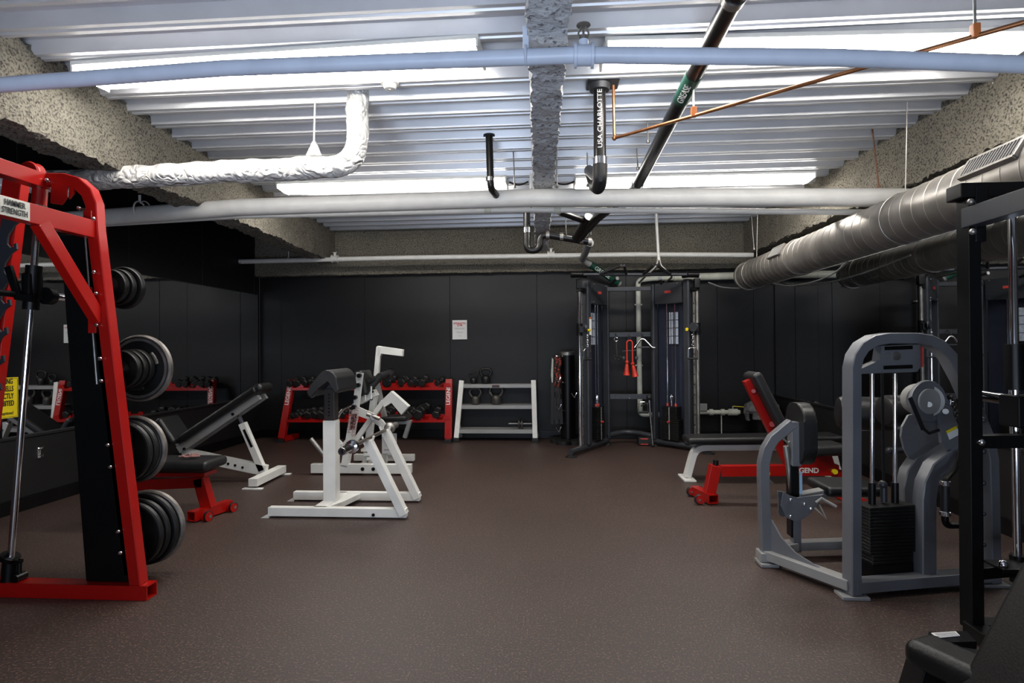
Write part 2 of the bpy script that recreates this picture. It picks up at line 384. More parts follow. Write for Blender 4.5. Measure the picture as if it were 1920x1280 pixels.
tp = [P(60, 428, Y=5.0), P(450, 405, Y=5.0), P(980, 393, Y=5.0), P(1620, 398, Y=5.0)]
t = pipe('thin_overhead_pipe', 'thin white pipe running close below the thick white ceiling pipe', [V((XL + .03, 5, tp[0].z))] + tp + [V((XR - .03, 5, tp[-1].z))], .024, WPIPE)
for px in (915, 1045):
    q = P(px, 394, Y=5); MB().cyl(q - V((.03, 0, 0)), q + V((.03, 0, 0)), .03).build('pipe_coupling', CREAM, t)
# far sprinkler pipe
fp = [P(425, 491, Y=7.6), P(760, 483, Y=7.6), P(1200, 477, Y=7.6), P(1412, 478, Y=7.6)]
t = pipe('far_sprinkler_pipe', 'slim white sprinkler pipe in front of the far beam', [V((XL + .03, 7.6, fp[0].z))] + fp, .031, WPIPE)
for px in (628, 1033):
    q = P(px, 485 if px < 700 else 478, Y=7.6); m = MB(); m.cyl(q - V((.035, 0, 0)), q + V((.035, 0, 0)), .04); m.cyl(q - V((.045, 0, 0)), q - V((.03, 0, 0)), .05); m.cyl(q + V((.03, 0, 0)), q + V((.045, 0, 0)), .05); m.cyl(q, q + V((0, 0, .08)), .016); m.cyl(q + V((0, 0, .08)), q + V((0, 0, .085)), .03); m.build('sprinkler_tee', WPIPE, t)
q = P(541, 487, Y=7.6); m = MB(); m.ring(q, (1, 0, 0), .033, .005); m.cyl(q + V((0, 0, .03)), q + V((0, 0, .12)), .006); m.build('pipe_hanger', WPIPE, t)
rod(P(1409, 402, Y=7.4), P(1414, 468, Y=7.4), 'thin brown rod hanging in front of the far corner of the fireproofed beams')
# foil wrapped pipe with elbow
e = P(668, 312, Y=3.75)
pts = bend([V((XL + .03, 3.75, P(185, 340, Y=3.75).z)), P(250, 332, Y=3.75), P(420, 322, Y=3.75), e, P(671, 150, Y=3.75)], .17, 8)
def foil():
    n, l = FOIL.node_tree.nodes, FOIL.node_tree.links; tc = n.new('ShaderNodeTexCoord'); no = n.new('ShaderNodeTexNoise'); no.inputs['Scale'].default_value = 7
    mx = n.new('ShaderNodeMix'); mx.data_type = 'RGBA'; mx.inputs[0].default_value = .25
    l.new(tc.outputs['Object'], no.inputs['Vector']); l.new(tc.outputs['Object'], mx.inputs[6]); l.new(no.outputs['Color'], mx.inputs[7])
    vo = n.new('ShaderNodeTexVoronoi'); vo.feature = 'DISTANCE_TO_EDGE'; vo.inputs['Scale'].default_value = 13; l.new(mx.outputs[2], vo.inputs['Vector'])
    bp = n.new('ShaderNodeBump'); bp.inputs['Strength'].default_value = .8; bp.inputs['Distance'].default_value = .05
    l.new(vo.outputs['Distance'], bp.inputs['Height']); l.new(bp.outputs['Normal'], n['Principled BSDF'].inputs['Normal'])
foil()
def crinkle(pts, r, n=28, sub=.02):
    P2 = [pts[0]]
    for a, b in zip(pts, pts[1:]):
        k = max(1, int((b - a).length / sub))
        P2 += [a.lerp(b, (i + 1) / k) for i in range(k)]
    m = MB(); m.tube(P2, r, n)
    for v in m.bm.verts:
        v.co += noise.noise_vector(v.co * 7) * .012 + noise.noise_vector(v.co * 22) * .006
    return m
t = thing('insulated_pipe', 'white foil wrapped pipe turning up into the deck at an elbow', 'pipe', pts[0])
crinkle(pts, .072).build('foil_jacket', FOIL, t)
q = P(588, 300, Y=3.75)
m = MB(); m.prism([q + V((-.06, 0, .03)), q + V((.05, 0, .03)), q + V((.01, 0, .13)), q + V((-.01, 0, .13))], (0, .03, 0), .01); m.build('foil_hanger_tab', FOIL, t)
rod(P(591, 178, Y=3.75), P(588, 290, Y=3.75), 'white rod holding the foil wrapped pipe beside its elbow', .006, WPIPE)
# black drain pipe with print
a = P(1124, 158, Y=3.64); b = P(1125, 335, Y=3.64)
t = thing('drain_pipe', 'black drain pipe with white print dropping from the deck beside the centre beam', 'pipe', a)
pts = bend([a, b + V((0, 0, -.01)), P(1104, 318, Y=4.45), P(1125, 398, Y=5.7), P(1105, 425, Y=6.05)], .07, 6)
MB().tube(pts, .038, 20).build('pipe_body', BPVC, t)
q = P(1125, 302, Y=3.64); MB().cyl(q - V((0, 0, .022)), q + V((0, 0, .022)), .042, n=24).build('steel_clamp', CHROME, t)
m = MB(); m.tube([q - V((0, 0, .022)), b + V((0, 0, .02)), b + V((0, .004, -.005)), b + V((-.003, .03, -.03)), b + V((-.008, .08, -.03)), b + V((-.015, .15, .0))], .045, 20); m.build('elbow', RUB, t)
text('USA CHARLOTTE', .040, P(1125, 222, Y=3.60), (0, 0, 1), (-1, 0, 0), WINK, t, sx=1.15)
m = MB(); m.box(a + V((.02, 0, .02)), (.20, .16, .05), None, .01); m.lathe([(.07, .0), (.06, -.04)], a + V((0, 0, .0)), (0, 0, 1), 24); m.build('ceiling_flange', CHAR, t)
# small black pipe
a = P(917, 253, Y=4.5); b = P(920, 352, Y=4.5)
t = thing('small_drain_pipe', 'small black drain pipe hanging from the deck next to the centre beam', 'pipe', a)
MB().tube(bend([a, b, b + V((.06, .3, -.05))], .05), .028, 16).build('pipe_body', BPVC, t)
q = P(918, 336, Y=4.5); MB().cyl(q - V((0, 0, .015)), q + V((0, 0, .015)), .032).build('steel_clamp', CHROME, t)
m = MB(); m.lathe([(.045, 0), (.045, -.012)], a, (0, 0, 1), 16); m.build('ceiling_flange', CHAR, t)
# long diagonal grease pipe
a, b = P(1400, -50, Y=2.42), P(1193, 350, Y=4.95)
e2 = P(1085, 448, Y=6.2)
t = thing('grease_pipe', 'long black diagonal drain pipe with a green label crossing under the deck', 'pipe', a)
MB().tube([a + (a - b) * .3, a, b, P(1120, 408, Y=5.7), e2], .045, 20).build('pipe_body', BPVC, t)
c0 = a.lerp(b, .42); d = (b - a).normalized()
MB().cyl(a.lerp(b, .30), a.lerp(b, .41), .0475, n=24).build('green_label_band', GREEN, t)
nrm = (V((0, 0, H)) - c0); nrm = (nrm - d * nrm.dot(d)).normalized()
text('GREASE', .055, a.lerp(b, .355) + nrm * .049, d * -1, nrm.cross(d * -1), WINK, t)
for k in (.06, .98): q = a.lerp(b, k); MB().cyl(q - d * .02, q + d * .02, .051, n=24).build('steel_clamp', STEELD if k < .5 else CHROME, t)
for px, py0, py1, Yr in ((1101, 282, 345, 4.6), (1194, 275, 315, 4.4), (962, 268, 352, 4.9), (1046, 272, 352, 4.9), (1216, 228, 268, 4.2)):
    pass
rod(P(962, 270, Y=4.9), P(965, 352, Y=4.9), 'thin rod hanging between the small black pipe and the centre beam')
rod(P(1044, 275, Y=4.9), P(1044, 352, Y=4.9), 'thin rod hanging just beyond the centre beam, drain pipe side')
rod(P(1101, 286, Y=4.6), P(1102, 350, Y=4.6), 'thin rod hanging beside the printed black drain pipe')
rod(P(1194, 278, Y=4.45), P(1196, 318, Y=4.45), 'short rod holding the black diagonal pipe at its lower end')
rod(P(1214, 228, Y=4.1), P(1215, 268, Y=4.1), 'short rod above the middle of the black diagonal pipe')
# trap assembly at the far end
Yt = 6.2
t = thing('drain_trap', 'black drain trap with steel clamps below the end of the centre beam', 'pipe', P(988, 398, Y=Yt))
m = MB(); m.tube([P(987, 350, Y=Yt), P(988, 440, Y=Yt)], .036, 16)
m.tube(bend([P(988, 436, Y=Yt), P(988, 470, Y=Yt), P(1012, 468, Y=Yt), P(1012, 440, Y=Yt), P(1040, 440, Y=Yt)], .09, 8), .038, 16)
m.tube([P(1030, 440, Y=Yt), P(1108, 453, Y=Yt)], .042, 16); m.build('pipe_body', BPVC, t)
for px, py in ((1027, 441), (1053, 444), (1090, 450), (1106, 453)):
    q = P(px, py, Y=Yt); MB().cyl(q - V((.018, 0, 0)), q + V((.018, 0, 0)), .047, n=20).build('steel_clamp', STEELD, t)
q = P(988, 436, Y=Yt); MB().cyl(q, q + V((0, 0, .05)), .041).build('steel_clamp', CHROME, t)
m = MB(); m.tube([P(1080, 446, Y=6.12), P(1104, 406, Y=5.8)], .045, 16); m.tube([P(1096, 414, Y=5.85), P(1048, 397, Y=5.6)], .032, 16); m.build('branch_pipe', BPVC, t)
m = MB(); m.tube([P(1060, 402, Y=6.1), P(1062, 440, Y=6.15)], .005, 6); m.tube([P(1108, 402, Y=6.1), P(1108, 440, Y=6.15)], .005, 6); m.build('hanger_wire', STEELD, t)
g0, g1, g2 = P(1106, 455, Y=6.3), P(1092, 486, Y=7.72), P(1162, 532, Y=7.98)
t = thing('grease_drain', 'grey drain pipe with green label sloping down behind the cable machine', 'pipe', g0)
MB().tube(bend([g0, g1, g2], .06), .042, 16).build('pipe_body', LGREY, t)
MB().cyl(g1.lerp(g2, .2), g1.lerp(g2, .95), .046).build('green_label_band', GREEN, t)
d = (g2 - g1).normalized(); c0 = g1.lerp(g2, .5); nrm = V((0, 0, H)) - c0; nrm = (nrm - d * nrm.dot(d)).normalized()
text('GREASE', .075, c0 + nrm * .048, d, nrm.cross(d), WINK, t)
# conduit splitting in two above the cable machine
c0, c1 = P(1230, 398, Y=7.3), P(1235, 488, Y=7.3)
t = thing('forked_conduit', 'thin white conduit forking in two above the cable machine', 'conduit', c0)
m = MB(); m.tube([c0, c1], .018, 12); m.build('conduit_stem', WPIPE, t)
for sx in (-1, 1):
    MB().tube(bend([c1 + V((sx * .012, 0, .03)), c1 + V((sx * .02, 0, -.06)), c1 + V((sx * .17, 0, -.2)), c1 + V((sx * .17, .5, -.22))], .09), .013, 10).build('conduit_branch', STEELD, t)
# copper line
a, b, c = P(1150, 160, Y=3.62), P(1152, 259, Y=3.62), P(1990, 22, Y=2.28)
t = thing('copper_pipe', 'thin copper pipe running diagonally from its drop beside the drain pipe', 'pipe', a)
MB().tube(bend([a, b, b + (c - b) * 1.22], .03), .0095, 12).build('pipe_body', COPPER, t)
m = MB(); m.ball(b, .015); m.build('elbow_fitting', COPPER, t)
for px, py, top in ((1301, 206, 178), (1828, 56, -40)):
    d = ray(px, py); s_ = (px - 1152) / (1990 - 1152)
    best = min((b.lerp(c, k / 200) for k in range(201)), key=lambda v: abs(v.x / v.y - d.x / d.y))
    lab = 'orange hanger clip on the copper pipe ' + ('where it crosses the black diagonal pipe' if px < 1500 else 'above the near light fixture, near the beam')
    tt = thing('pipe_clip', lab, 'hanger', best)
    m = MB(); m.box(best + V((0, 0, .02)), (.028, .03, .055), None, .004); m.build('clip', ORANGE, tt)
    MB().cyl(best + V((0, 0, .04)), V((best.x, best.y, ZD + .01)), .005, n=8).build('clip_rod', WPIPE if px < 1500 else STEELD, tt)
# smoke detector
q = P(731, 148, Y=3.5); q.z = ZD - .0
t = thing('smoke_detector', 'round white smoke detector on the deck by the near light', 'detector', q)
MB().lathe([(.055, 0), (.055, -.012), (.04, -.015), (.04, -.03), (.033, -.042), (.001, -.045)], q, (0, 0, 1), 28).build('detector_body', FIXW, t)
MB().lathe([(.008, -.043), (.008, -.05), (.001, -.051)], q, (0, 0, 1), 12).build('sensor_tip', LGREY, t)
# cream pipes on the back wall
yp = 8.02
t = thing('wall_water_pipe', 'cream painted water pipe running down the back wall behind the cable machine', 'pipe', (1.14, yp, .33))
MB().tube(bend([V((XR - .05, yp - .02, 2.19)), V((1.30, yp, 2.17)), V((1.13, yp, 2.15)), V((1.14, yp, .34)), V((1.72, yp, .33))], .06), .034, 18).build('pipe_body', CREAM, t)
m = MB(); m.tube([V((1.6, yp, 2.18)), V((XR - .05, yp - .02, 2.19))], .05, 18); m.build('pipe_sleeve', CREAM, t)
for z in (1.82, 1.0): MB().box((1.135, yp + .04, z), (.1, .06, .02), None, .004).build('pipe_clamp', CREAM, t)
t = thing('valve_pipe', 'cream pipe with a yellow lever valve low on the back wall', 'pipe', (1.75, yp, .37))
z = .37
m = MB(); m.tube([V((1.75, yp, z)), V((2.0, yp, z)), V((2.45, yp, z))], .03, 14); m.cyl((2.05, yp, z), (2.1, yp, z), .042); m.cyl((2.2, yp, z), (2.25, yp, z), .042); m.cyl((2.3, yp, z), (2.42, yp, z), .045); m.build('pipe_body', CREAM, t)
MB().box((1.96, yp - .03, z + .07), (.11, .05, .1), None, .01).build('valve_box', LGREY, t)
MB().bar((2.36, yp, z + .08), (2.6, yp - .02, z + .065), .02, .008).build('valve_lever', YELLOW, t)
MB().cyl((2.21, yp, z - .02), (2.21, yp, .0), .008, n=8).build('support_rod', CREAM, t)
MB().cyl((2.36, yp, z + .02), (2.36, yp, z + .08), .012, n=8).build('valve_stem', STEELD, t)

# spiral duct
xd, zd, rd = 2.35, 2.10, .166
t = thing('spiral_duct', 'round spiral metal air duct hanging along the mirror wall', 'duct', (xd, 7.25, zd))
m = MB(); y0, y1 = 7.28, 1.2; n = 40; pr = []; y = 0; L = y0 - y1
while y < L:
    pr += [(rd, y), (rd, y + .105), (rd + .0024, y + .110), (rd + .0024, y + .114), (rd, y + .117)]; y += .12
pts = [V((xd + .0 * h, y0 - h, zd)) for r, h in pr]
# slightly helical seams: shear each ring along the axis with the angle
m.sweep(pts, lambda i: [pts[i] + V((math.cos(k * 2 * math.pi / n) * pr[i][0], .05 * math.cos(k * 2 * math.pi / n), math.sin(k * 2 * math.pi / n) * pr[i][0])) for k in range(n)])
m.build('duct_body', DUCT, t)
MB().lathe([(rd + .008, 0), (rd + .008, .05), (rd - .02, .055), (.01, .055)], (xd, 7.26, zd), (0, 1, 0), 40).build('end_cap', DUCT, t)
def grille(y, w_, ang=-2.35):
    c = V((xd + math.cos(ang) * (rd + .012), y, zd + math.sin(ang) * (rd + .012)))
    c = V((xd + math.cos(math.pi - .55) * (rd - .004), y, zd + math.sin(math.pi - .55) * (rd - .004)))
    nn = V((math.cos(math.pi - .55), 0, math.sin(math.pi - .55))); R = Matrix((V((0, 1, 0)), nn.cross(V((0, 1, 0))), nn)).transposed()
    f = MB(); hw, hh = w_ / 2, .055
    for a, b, cc, dd in ((0, hh, w_, .018), (0, -hh, w_, .018), (hw, 0, .018, .11), (-hw, 0, .018, .11)): f.box(c + R @ V((a, b, .008)), (cc, dd, .026), R, .003)
    f.box(c + R @ V((0, 0, -.006)), (w_, .11, .006), R)
    fr = f.build('vent_frame', DUCT, t)
    f = MB(); k = int(w_ / .022)
    for i in range(k): f.box(c + R @ V((-hw + (i + .5) * w_ / k, 0, .012)), (.004, .10, .018), R)
    f.build('vent_slats', LGREY, fr)
    fm = MB(); fm.lathe([(rd + .006, 0), (rd + .012, .01), (rd + .012, .03), (rd + .006, .04)], (xd, y - w_ / 2 - .09, zd), (0, 1, 0), 40); fm.build('duct_collar', DUCT, t)
grille(6.0, .30); grille(3.12, .38)
for y in (7.0, 4.1):
    m = MB(); m.ring((xd, y, zd), (0, 1, 0), rd + .007, .004, 36); m.cyl((xd, y, zd + rd), (xd + .02, y, ZD), .004, n=6); m.build('duct_hanger', STEELD, t)
for i, (lab, pts) in enumerate([('loose grey cable sagging along the wall below the end of the spiral duct', [P(1328, 529, Y=7.95), P(1350, 538, Y=7.9), P(1385, 541, Y=7.6), P(1420, 536, Y=7.2), P(1470, 520, Y=6.5)]),
                                ('loose grey cable looping down from the middle of the spiral duct', [P(1450, 531, X=2.9), P(1480, 537, X=2.9), P(1530, 528, X=2.85), P(1570, 510, X=2.8), P(1598, 480, X=2.7)])]):
    tag(MB().tube(bend(pts, .3), .009, 8).build('loose_cable', LGREY), lab, 'cable')

# ---------------------------------------------------------------- notice, hook, bin
c = P(862, 618, Y=8.112)
t = thing('notice', 'white paper notice taped to the dark back wall', 'notice', c)
MB().box(c, (.205, .004, .268)).build('paper', PAPER, t)
yy = c.y - .003
text('STRENGTH', .034, (c.x, yy, c.z + .088), (1, 0, 0), (0, 0, 1), REDINK, t, 'heading', bold=.001)
text('GYM', .034, (c.x, yy, c.z + .06), (1, 0, 0), (0, 0, 1), REDINK, t, 'heading', bold=.001)
m = MB()
for z, w_ in ((.022, .15), (.012, .13), (-.03, .1), (-.042, .08), (-.085, .05)): m.box((c.x, yy, c.z + z), (w_, .001, .004))
m.build('printed_lines', GINK, t)
c = P(73, 848, X=XL + .02)
m = MB(); m.box(c, (.01, .03, .09), None, .003); m.tube([c + V((0, 0, .03)), c + V((.03, 0, .035)), c + V((.035, 0, .05))], .005, 8); m.tube([c + V((0, 0, -.02)), c + V((.035, 0, -.03)), c + V((.04, 0, -.01))], .005, 8)
tag(m.build('wall_hook', CHROME), 'small chrome hook on the black wall under the mirror', 'hook')
c = V((2.68, 7.85, 0))
t = thing('trash_bin', 'black bin with a clear bag in the far corner', 'bin', c)
m = MB(); m.lathe([(.15, 0), (.19, .36), (.195, .36), (.195, .38), (.18, .38), (.15, .03)], c, (0, 0, 1), 28); m.build('bin_body', BLACK, t)
m = MB(); m.lathe([(.197, .3), (.202, .37), (.22, .42), (.20, .49), (.14, .52), (.15, .46), (.14, .4)], c, (0, 0, 1), 32)
for v in m.bm.verts: v.co += noise.noise_vector(v.co * 14) * .04
m.build('bin_liner', BAG, t)

# ---------------------------------------------------------------- red Smith machine
Y0 = 2.86
q = lambda x, y, Y=Y0: P(x, y, Y=Y)
fl = P(262, 1108, Y=Y0)
t = thing('smith_machine', 'tall red barbell machine with chrome guide rod beside the mirror wall', 'exercise machine', (fl.x, Y0, 0))
def flat(v, z=None): v = V(v); v.z = z if z is not None else v.z; return v
top = q(181, 432)
foot = V((fl.x - .005, Y0, .07))
arc = [foot, top, q(178, 385), q(169, 362), q(150, 345), q(125, 338), q(84, 338)]
MB().rtube(arc, .062, .062, (0, 1, 0)).build('rear_upright', RED, t)
# base rail, open square tube end
xr = P(285, 1108, Y=Y0).x
m = MB(); x0 = xr - 2.1
for dy in (-.036, .036): m.box(((x0 + xr) / 2, Y0 + dy, .036), (xr - x0, .006, .072))
for dz in (.003, .069): m.box(((x0 + xr) / 2, Y0, dz), (xr - x0, .072, .006))
m.build('base_rail', RED, t)
# black storage column
a0, a1, b1, b0 = q(161, 1098), q(112, 440), q(168, 440), q(246, 1108)
for v in (a0, b0): v.z = .074
col = MB(); col.prism([a0, b0, b1, a1], (0, .085, 0), .004); col.build('storage_column', BLACK, t)
d = (q(181, 432) - foot).normalized()
m = MB(); s0 = foot.lerp(top, .02) + V((-.052, .02, 0)); s1 = foot.lerp(top, .97) + V((-.052, .02, 0)); m.bar(s0, s1, .05, .04, up=(0, 1, 0)); m.build('side_channel', BLACK, t)
m = MB(); m.cyl(q(160, 442), q(182, 720), .006); m.build('cable_rod', STEELD, t)
for px, py in ((175, 410), (176, 510), (180, 550), (181, 609), (188, 672), (190, 714), (202, 834), (207, 875), (222, 996), (226, 1036), (148, 390), (88, 338)):
    c = q(px, py, Y0 - .04); m = MB(); m.lathe([(.011, 0), (.010, -.006), (.005, -.012), (.001, -.013)], c + V((0, .0, 0)), (0, 1, 0), 12); m.cyl(c + V((0, .04, 0)), c, .006, n=8); m.build('bolt', CHROME, t)
# lug plates with bolts between channel and post
for px, py in ((175, 552), (183, 612), (174, 410)): c = q(px, py, Y0); MB().box(c + V((0, -.034, 0)), (.045, .008, .07), None, .006).build('lug_plate', RED, t)
# rails towards the camera
xA = q(179, 432).x
m = MB(); A = q(182, 408, Y0); B = V((A.x, 1.2, A.z - .0)); m.bar(V((A.x - .01, Y0 - .02, q(180, 432).z)), V((A.x - .01, 1.2, q(180, 432).z)), .05, .09); m.build('side_rail', RED, t)
zA = q(180, 432).z
TB = q(84, 342); m = MB(); m.bar(TB, V((TB.x, 1.2, TB.z)), .07, .075); m.build('top_rail', RED, t)
# diagonal brace in the side plane
pb = q(196, 600)
m = MB(); xb = pb.x - .01
yb = Y0 - .33
m.bar(V((xb - .005, Y0 - .02, pb.z)), V((A.x - .01, yb, zA - .03)), .065, .05, up=(1, 0, 0)); m.build('diagonal_brace', RED, t)
# badge: drawn on the camera side of the side rail
yc = 2.375
MB().box((A.x + .018, yc, zA), (.006, .15, .082), None, .001).build('badge', BADGE, t)
text('HAMMER\nSTRENGTH', .036, (A.x + .0225, yc, zA), (0, 1, 0), (0, 0, 1), INK, t, bold=.0005, sx=.68, spacing=.95)
# guide rod with cup and foot
r0, r1 = q(20, 1052), q(73, 384)
MB().cyl(r0, r1, .016, n=20).build('guide_rod', CHROME, t)
m = MB(); m.cyl(r1 - (r1 - r0).normalized() * .02, r1 + (r1 - r0).normalized() * .12, .034); m.build('rod_socket', RED, t)
dd = (r1 - r0).normalized(); m = MB(); m.cyl(r1 - dd * .02, r1 - dd * .002, .036); m.build('socket_ring', CHROME, t)
m = MB(); m.cyl(V((r0.x - .01, Y0, .072)), V((r0.x, Y0, .19)), .035); m.cyl(V((r0.x - .01, Y0, .18)), V((r0.x, Y0, .2)), .045); m.bar(V((r0.x, Y0, .17)), V((r0.x + .06, Y0, .17)), .03, .02); m.cyl(V((r0.x + .05, Y0, .08)), V((r0.x + .05, Y0, .18)), .01); m.cyl((r0.x + .05, Y0 - .03, .09), (r0.x + .05, Y0 + .03, .09), .02); m.build('rod_foot', BLACK, t)
# pulley brackets
c = q(118, 358); m = MB(); m.prism([c + V((-.04, -.03, .05)), c + V((.05, -.03, .05)), c + V((.05, -.03, -.04)), c + V((.02, -.03, -.08)), c + V((-.045, -.03, -.07))], (0, .01, 0), .004); m.prism([c + V((.06, -.03, .05)), c + V((.085, -.03, .05)), c + V((.085, -.03, -.02)), c + V((.06, -.03, -.05))], (0, .01, 0)); m.build('pulley_bracket', RED, t)
m = MB(); c = q(60, 326); m.lathe([(.055, -.03), (.06, -.02), (.05, 0), (.06, .02), (.055, .03)], c, (0, 1, 0), 28); m.build('top_pulley', RED, t)
# front upright with rack hooks
u0, u1 = q(-48, 960, 2.98), q(30, 345, 2.98)
u0b = V((u0.x - .03, 2.98, .07))
m = MB(); m.rtube([u0b, u1, u1 + V((.02, 0, .05))], .06, .11, (0, 1, 0)); m.build('front_upright', RED, t)
m = MB(); ax = (u1 - u0b).normalized(); sd = V((ax.z, 0, -ax.x))
base = q(16, 375, 2.93); end = q(-44, 900, 2.93); n = 10; poly = []
L = (end - base).length; ax2 = (end - base).normalized(); sd = V((-ax2.z, 0, ax2.x)); 
if sd.x < 0: sd = -sd
for i in range(n):
    s_ = L * (i + .25) / n
    for ds, w_ in ((0, .018), (.05, .018), (.072, .04), (.064, .06), (.048, .055), (.040, .07), (.075, .078), (.10, .05)):
        poly.append(base + ax2 * (s_ + ds * .9) + sd * w_)
poly = [base - sd * .03, base + sd * .02] + poly + [end + sd * .02, end - sd * .03]
m.prism(poly, (0, .012, 0)); m.build('rack_hooks', CHAR, t)
# carriage on the rod
c = r0.lerp(r1, .77)
m = MB(); m.cyl(c - dd * .12, c + dd * .11, .036, n=24); m.box(c + V((0, 0, .0)), (.05, .09, .14), None, .012); m.build('carriage', BLACK, t)
bc = q(72, 553)
bar = thing('smith_barbell', 'black and chrome barbell held by the red machine\'s sliding carriage', 'barbell', bc)
m = MB(); m.cyl(bc + V((-.07, -.05, 0)), bc + V((-.07, -1.5, 0)), .016); m.build('grip_shaft', BLACK, bar)
m = MB(); m.cyl(bc + V((.0, .05, 0)), bc + V((.0, .42, 0)), .025); m.build('sleeve', CHROME, bar)
m = MB(); m.cyl(bc + V((.0, .04, 0)), bc + V((.0, .08, 0)), .045); m.build('collar', BLACK, bar)
m = MB(); m.rtube([q(16, 500, 2.8), q(24, 525, 2.8), q(34, 556, 2.8), q(62, 560, 2.8)], .02, .035, (0, 1, 0)); m.build('safety_hook', BLACK, bar)
# weight plates on four horns
def plate(r, th, label, c, worn, grip=False, group='weight plates stored on the red machine'):
    t2 = thing('weight_plate', label, 'weight plate', c, group)
    n = 8 if grip else 48
    m = MB(); hub = .045
    m.lathe([(.026, 0), (hub, 0), (hub, th * .25), (r * .78, th * .25), (r * .82, 0), (r * .96, 0), (r, th * .2), (r, th * .8), (r * .96, th), (r * .82, th), (r * .78, th * .75), (hub, th * .75), (hub, th), (.026, th), (.026, 0)], c, (0, 1, 0), 48)
    m.build('plate_disc', EDGE if worn else IRONB, t2)
    m = MB(); m.lathe([(.0265, -.001), (hub + .004, -.002), (hub + .004, .003), (r * .8, th * .25 - .004), (r * .8, th * .2), (r * .93, -.002), (r * .93, .002)], c, (0, 1, 0), 48); m.build('plate_face', IRONB, t2)
    if grip:
        m = MB()
        for a in (.5, 2.6, 4.7):
            pp = [c + V((math.cos(a + k) * r * .62, -.004, math.sin(a + k) * r * .62)) for k in (-.3, -.1, .1, .3)]
            m.tube(pp, .010, 8)
        m.build('grip_rim', IRON, t2)
rows = [('top', 195, 536, [(33, 206, 536, 0), (36, 212, 535, 0), (42, 217, 534, 0)]),
        ('second', 205, 690, [(37, 226, 692, 0), (38, 230, 691, 0), (39, 233, 690, 0), (66, 239, 688, 1)]),
        ('third', 215, 845, [(60, 226, 848, 0), (60, 232, 846, 0), (66, 248, 843, 1)]),
        ('lowest', 228, 995, [(63, 244, 1003, 0), (65, 252, 998, 0), (70, 262, 992, 0), (72, 271, 988, 1)])]
for nm, hx, hy, pl in rows:
    h0 = q(pl[0][1] - 6, pl[0][2], Y0 + .03)
    y = 3.02
    L = len(pl)
    horn_end = None
    for i, (rp, px, py, wn) in enumerate(pl):
        yy = y + i * .045
        c = P(px, py, Y=yy)
        c.x = P(pl[0][1], pl[0][2], Y=3.02).x + .012 * i * 0; c.z = P(pl[0][1], pl[0][2], Y=3.02).z
        rr = rp * yy / F
        plate(rr, .036, f'{"worn bright-edged" if wn else "black"} weight plate on the {nm} horn of the red machine, {ordn[i]} from the column', c, wn, grip=(nm == 'second' and i == 3))
        horn_end = c
    c0 = V((horn_end.x, Y0 + .085, horn_end.z))
    MB().cyl(c0, V((horn_end.x, y + L * .045 + .1, horn_end.z)), .0245, n=20).build('storage_horn', CHROME, t)
    MB().box((horn_end.x, Y0 + .08, horn_end.z), (.09, .014, .11), None, .004).build('horn_plate', BLACK, t)
# yellow sign stuck on the mirror
c = P(0, 747, X=XL + .03)
t = thing('yellow_sign', 'yellow warning sign with black print on the mirror beside the red machine', 'sign', c)
hw, hh = .135, .155
c.y += .015
MB().box(c, (.004, 2 * hw, 2 * hh), None, .001).build('sign_board', YELLOW, t)
m = MB()
for z in (-hh + .008, hh - .008): m.box(c + V((.003, 0, z)), (.001, 2 * hw - .02, .003))
for y in (-hw + .008, hw - .008): m.box(c + V((.003, y, 0)), (.001, .003, 2 * hh - .02))
m.build('border_line', INK, t)
text('DROPPING\nDUMBBELLS\nIS STRICTLY\nPROHIBITED', .056, c + V((.003, 0, .04)), (0, 1, 0), (0, 0, 1), INK, t, bold=.0012, spacing=1.0, sx=.62)
text('No exceptions!', .035, c + V((.003, 0, -.118)), (0, 1, 0), (0, 0, 1), INK, t, sx=.85)

# ---------------------------------------------------------------- pads
def padbox(m, a, b, w, h, up, bev=None):
    m.bar(a, b, w, h, up=up, bev=bev or min(h * .42, .03), seg=4); return m
# ---------------------------------------------------------------- white incline bench
Yw = 5.45
q = lambda x, y, Y=Yw: P(x, y, Y=Y)
t = thing('incline_bench', 'white incline bench with long black pad near the mirror wall', 'weight bench', (q(420, 890).x, Yw, 0))
f0, f1 = P(474, 911, Z=.03), P(529, 884, Z=.03)
m = MB(); m.bar(f0 + V((0, 0, .03)), f1 + V((0, 0, .03)), .085, .07); m.build('front_foot', WHITE, t)
for e_ in (f0, f1): MB().box((e_.x, e_.y, .006), (.18, .05, .012), None, .003).build('foot_plate', WHITE, t)
fm = f0.lerp(f1, .55); Yw = fm.y
m = MB(); m.bar(V((fm.x - .03, Yw, .1)), q(348, 850, Yw), .06, .10); b_ = m.build('main_beam', WHITE, t)
for px, py in ((428, 869), (441, 872), (455, 876)): c = q(px, py, Yw - .032); MB().cyl(c, c + V((0, -.006, 0)), .012, n=12).build('adjustment_hole', BLACK, b_)
m = MB(); m.bar(q(493, 882, Yw), q(455, 793, Yw), .06, .065); m.build('strut_sleeve', WHITE, t)
m = MB(); m.bar(q(457, 805, Yw - .034), q(472, 838, Yw - .034), .006, .025, up=(1, 0, 0)); m.build('sleeve_slot', BLACK, t)
m = MB(); m.bar(q(455, 795, Yw), q(447, 776, Yw), .03, .03); m.build('strut_bar', CHROME, t)
for dy in (-.06, .06):
    m = MB(); m.bar(q(343, 841, Yw) + V((0, dy, 0)), q(492, 741, Yw) + V((0, dy, 0)), .04, .075); m.build('back_rail', LGREY, t)
for px, py in ((346, 841), (437, 776)): c = q(px, py, Yw - .08); MB().cyl(c, c + V((0, -.012, 0)), .014, n=6).build('bolt', BLACK, t)
m = padbox(MB(), q(350, 821, Yw), q(492, 727, Yw), .28, .075, (0, 0, 1)); m.build('back_pad', PAD, t)
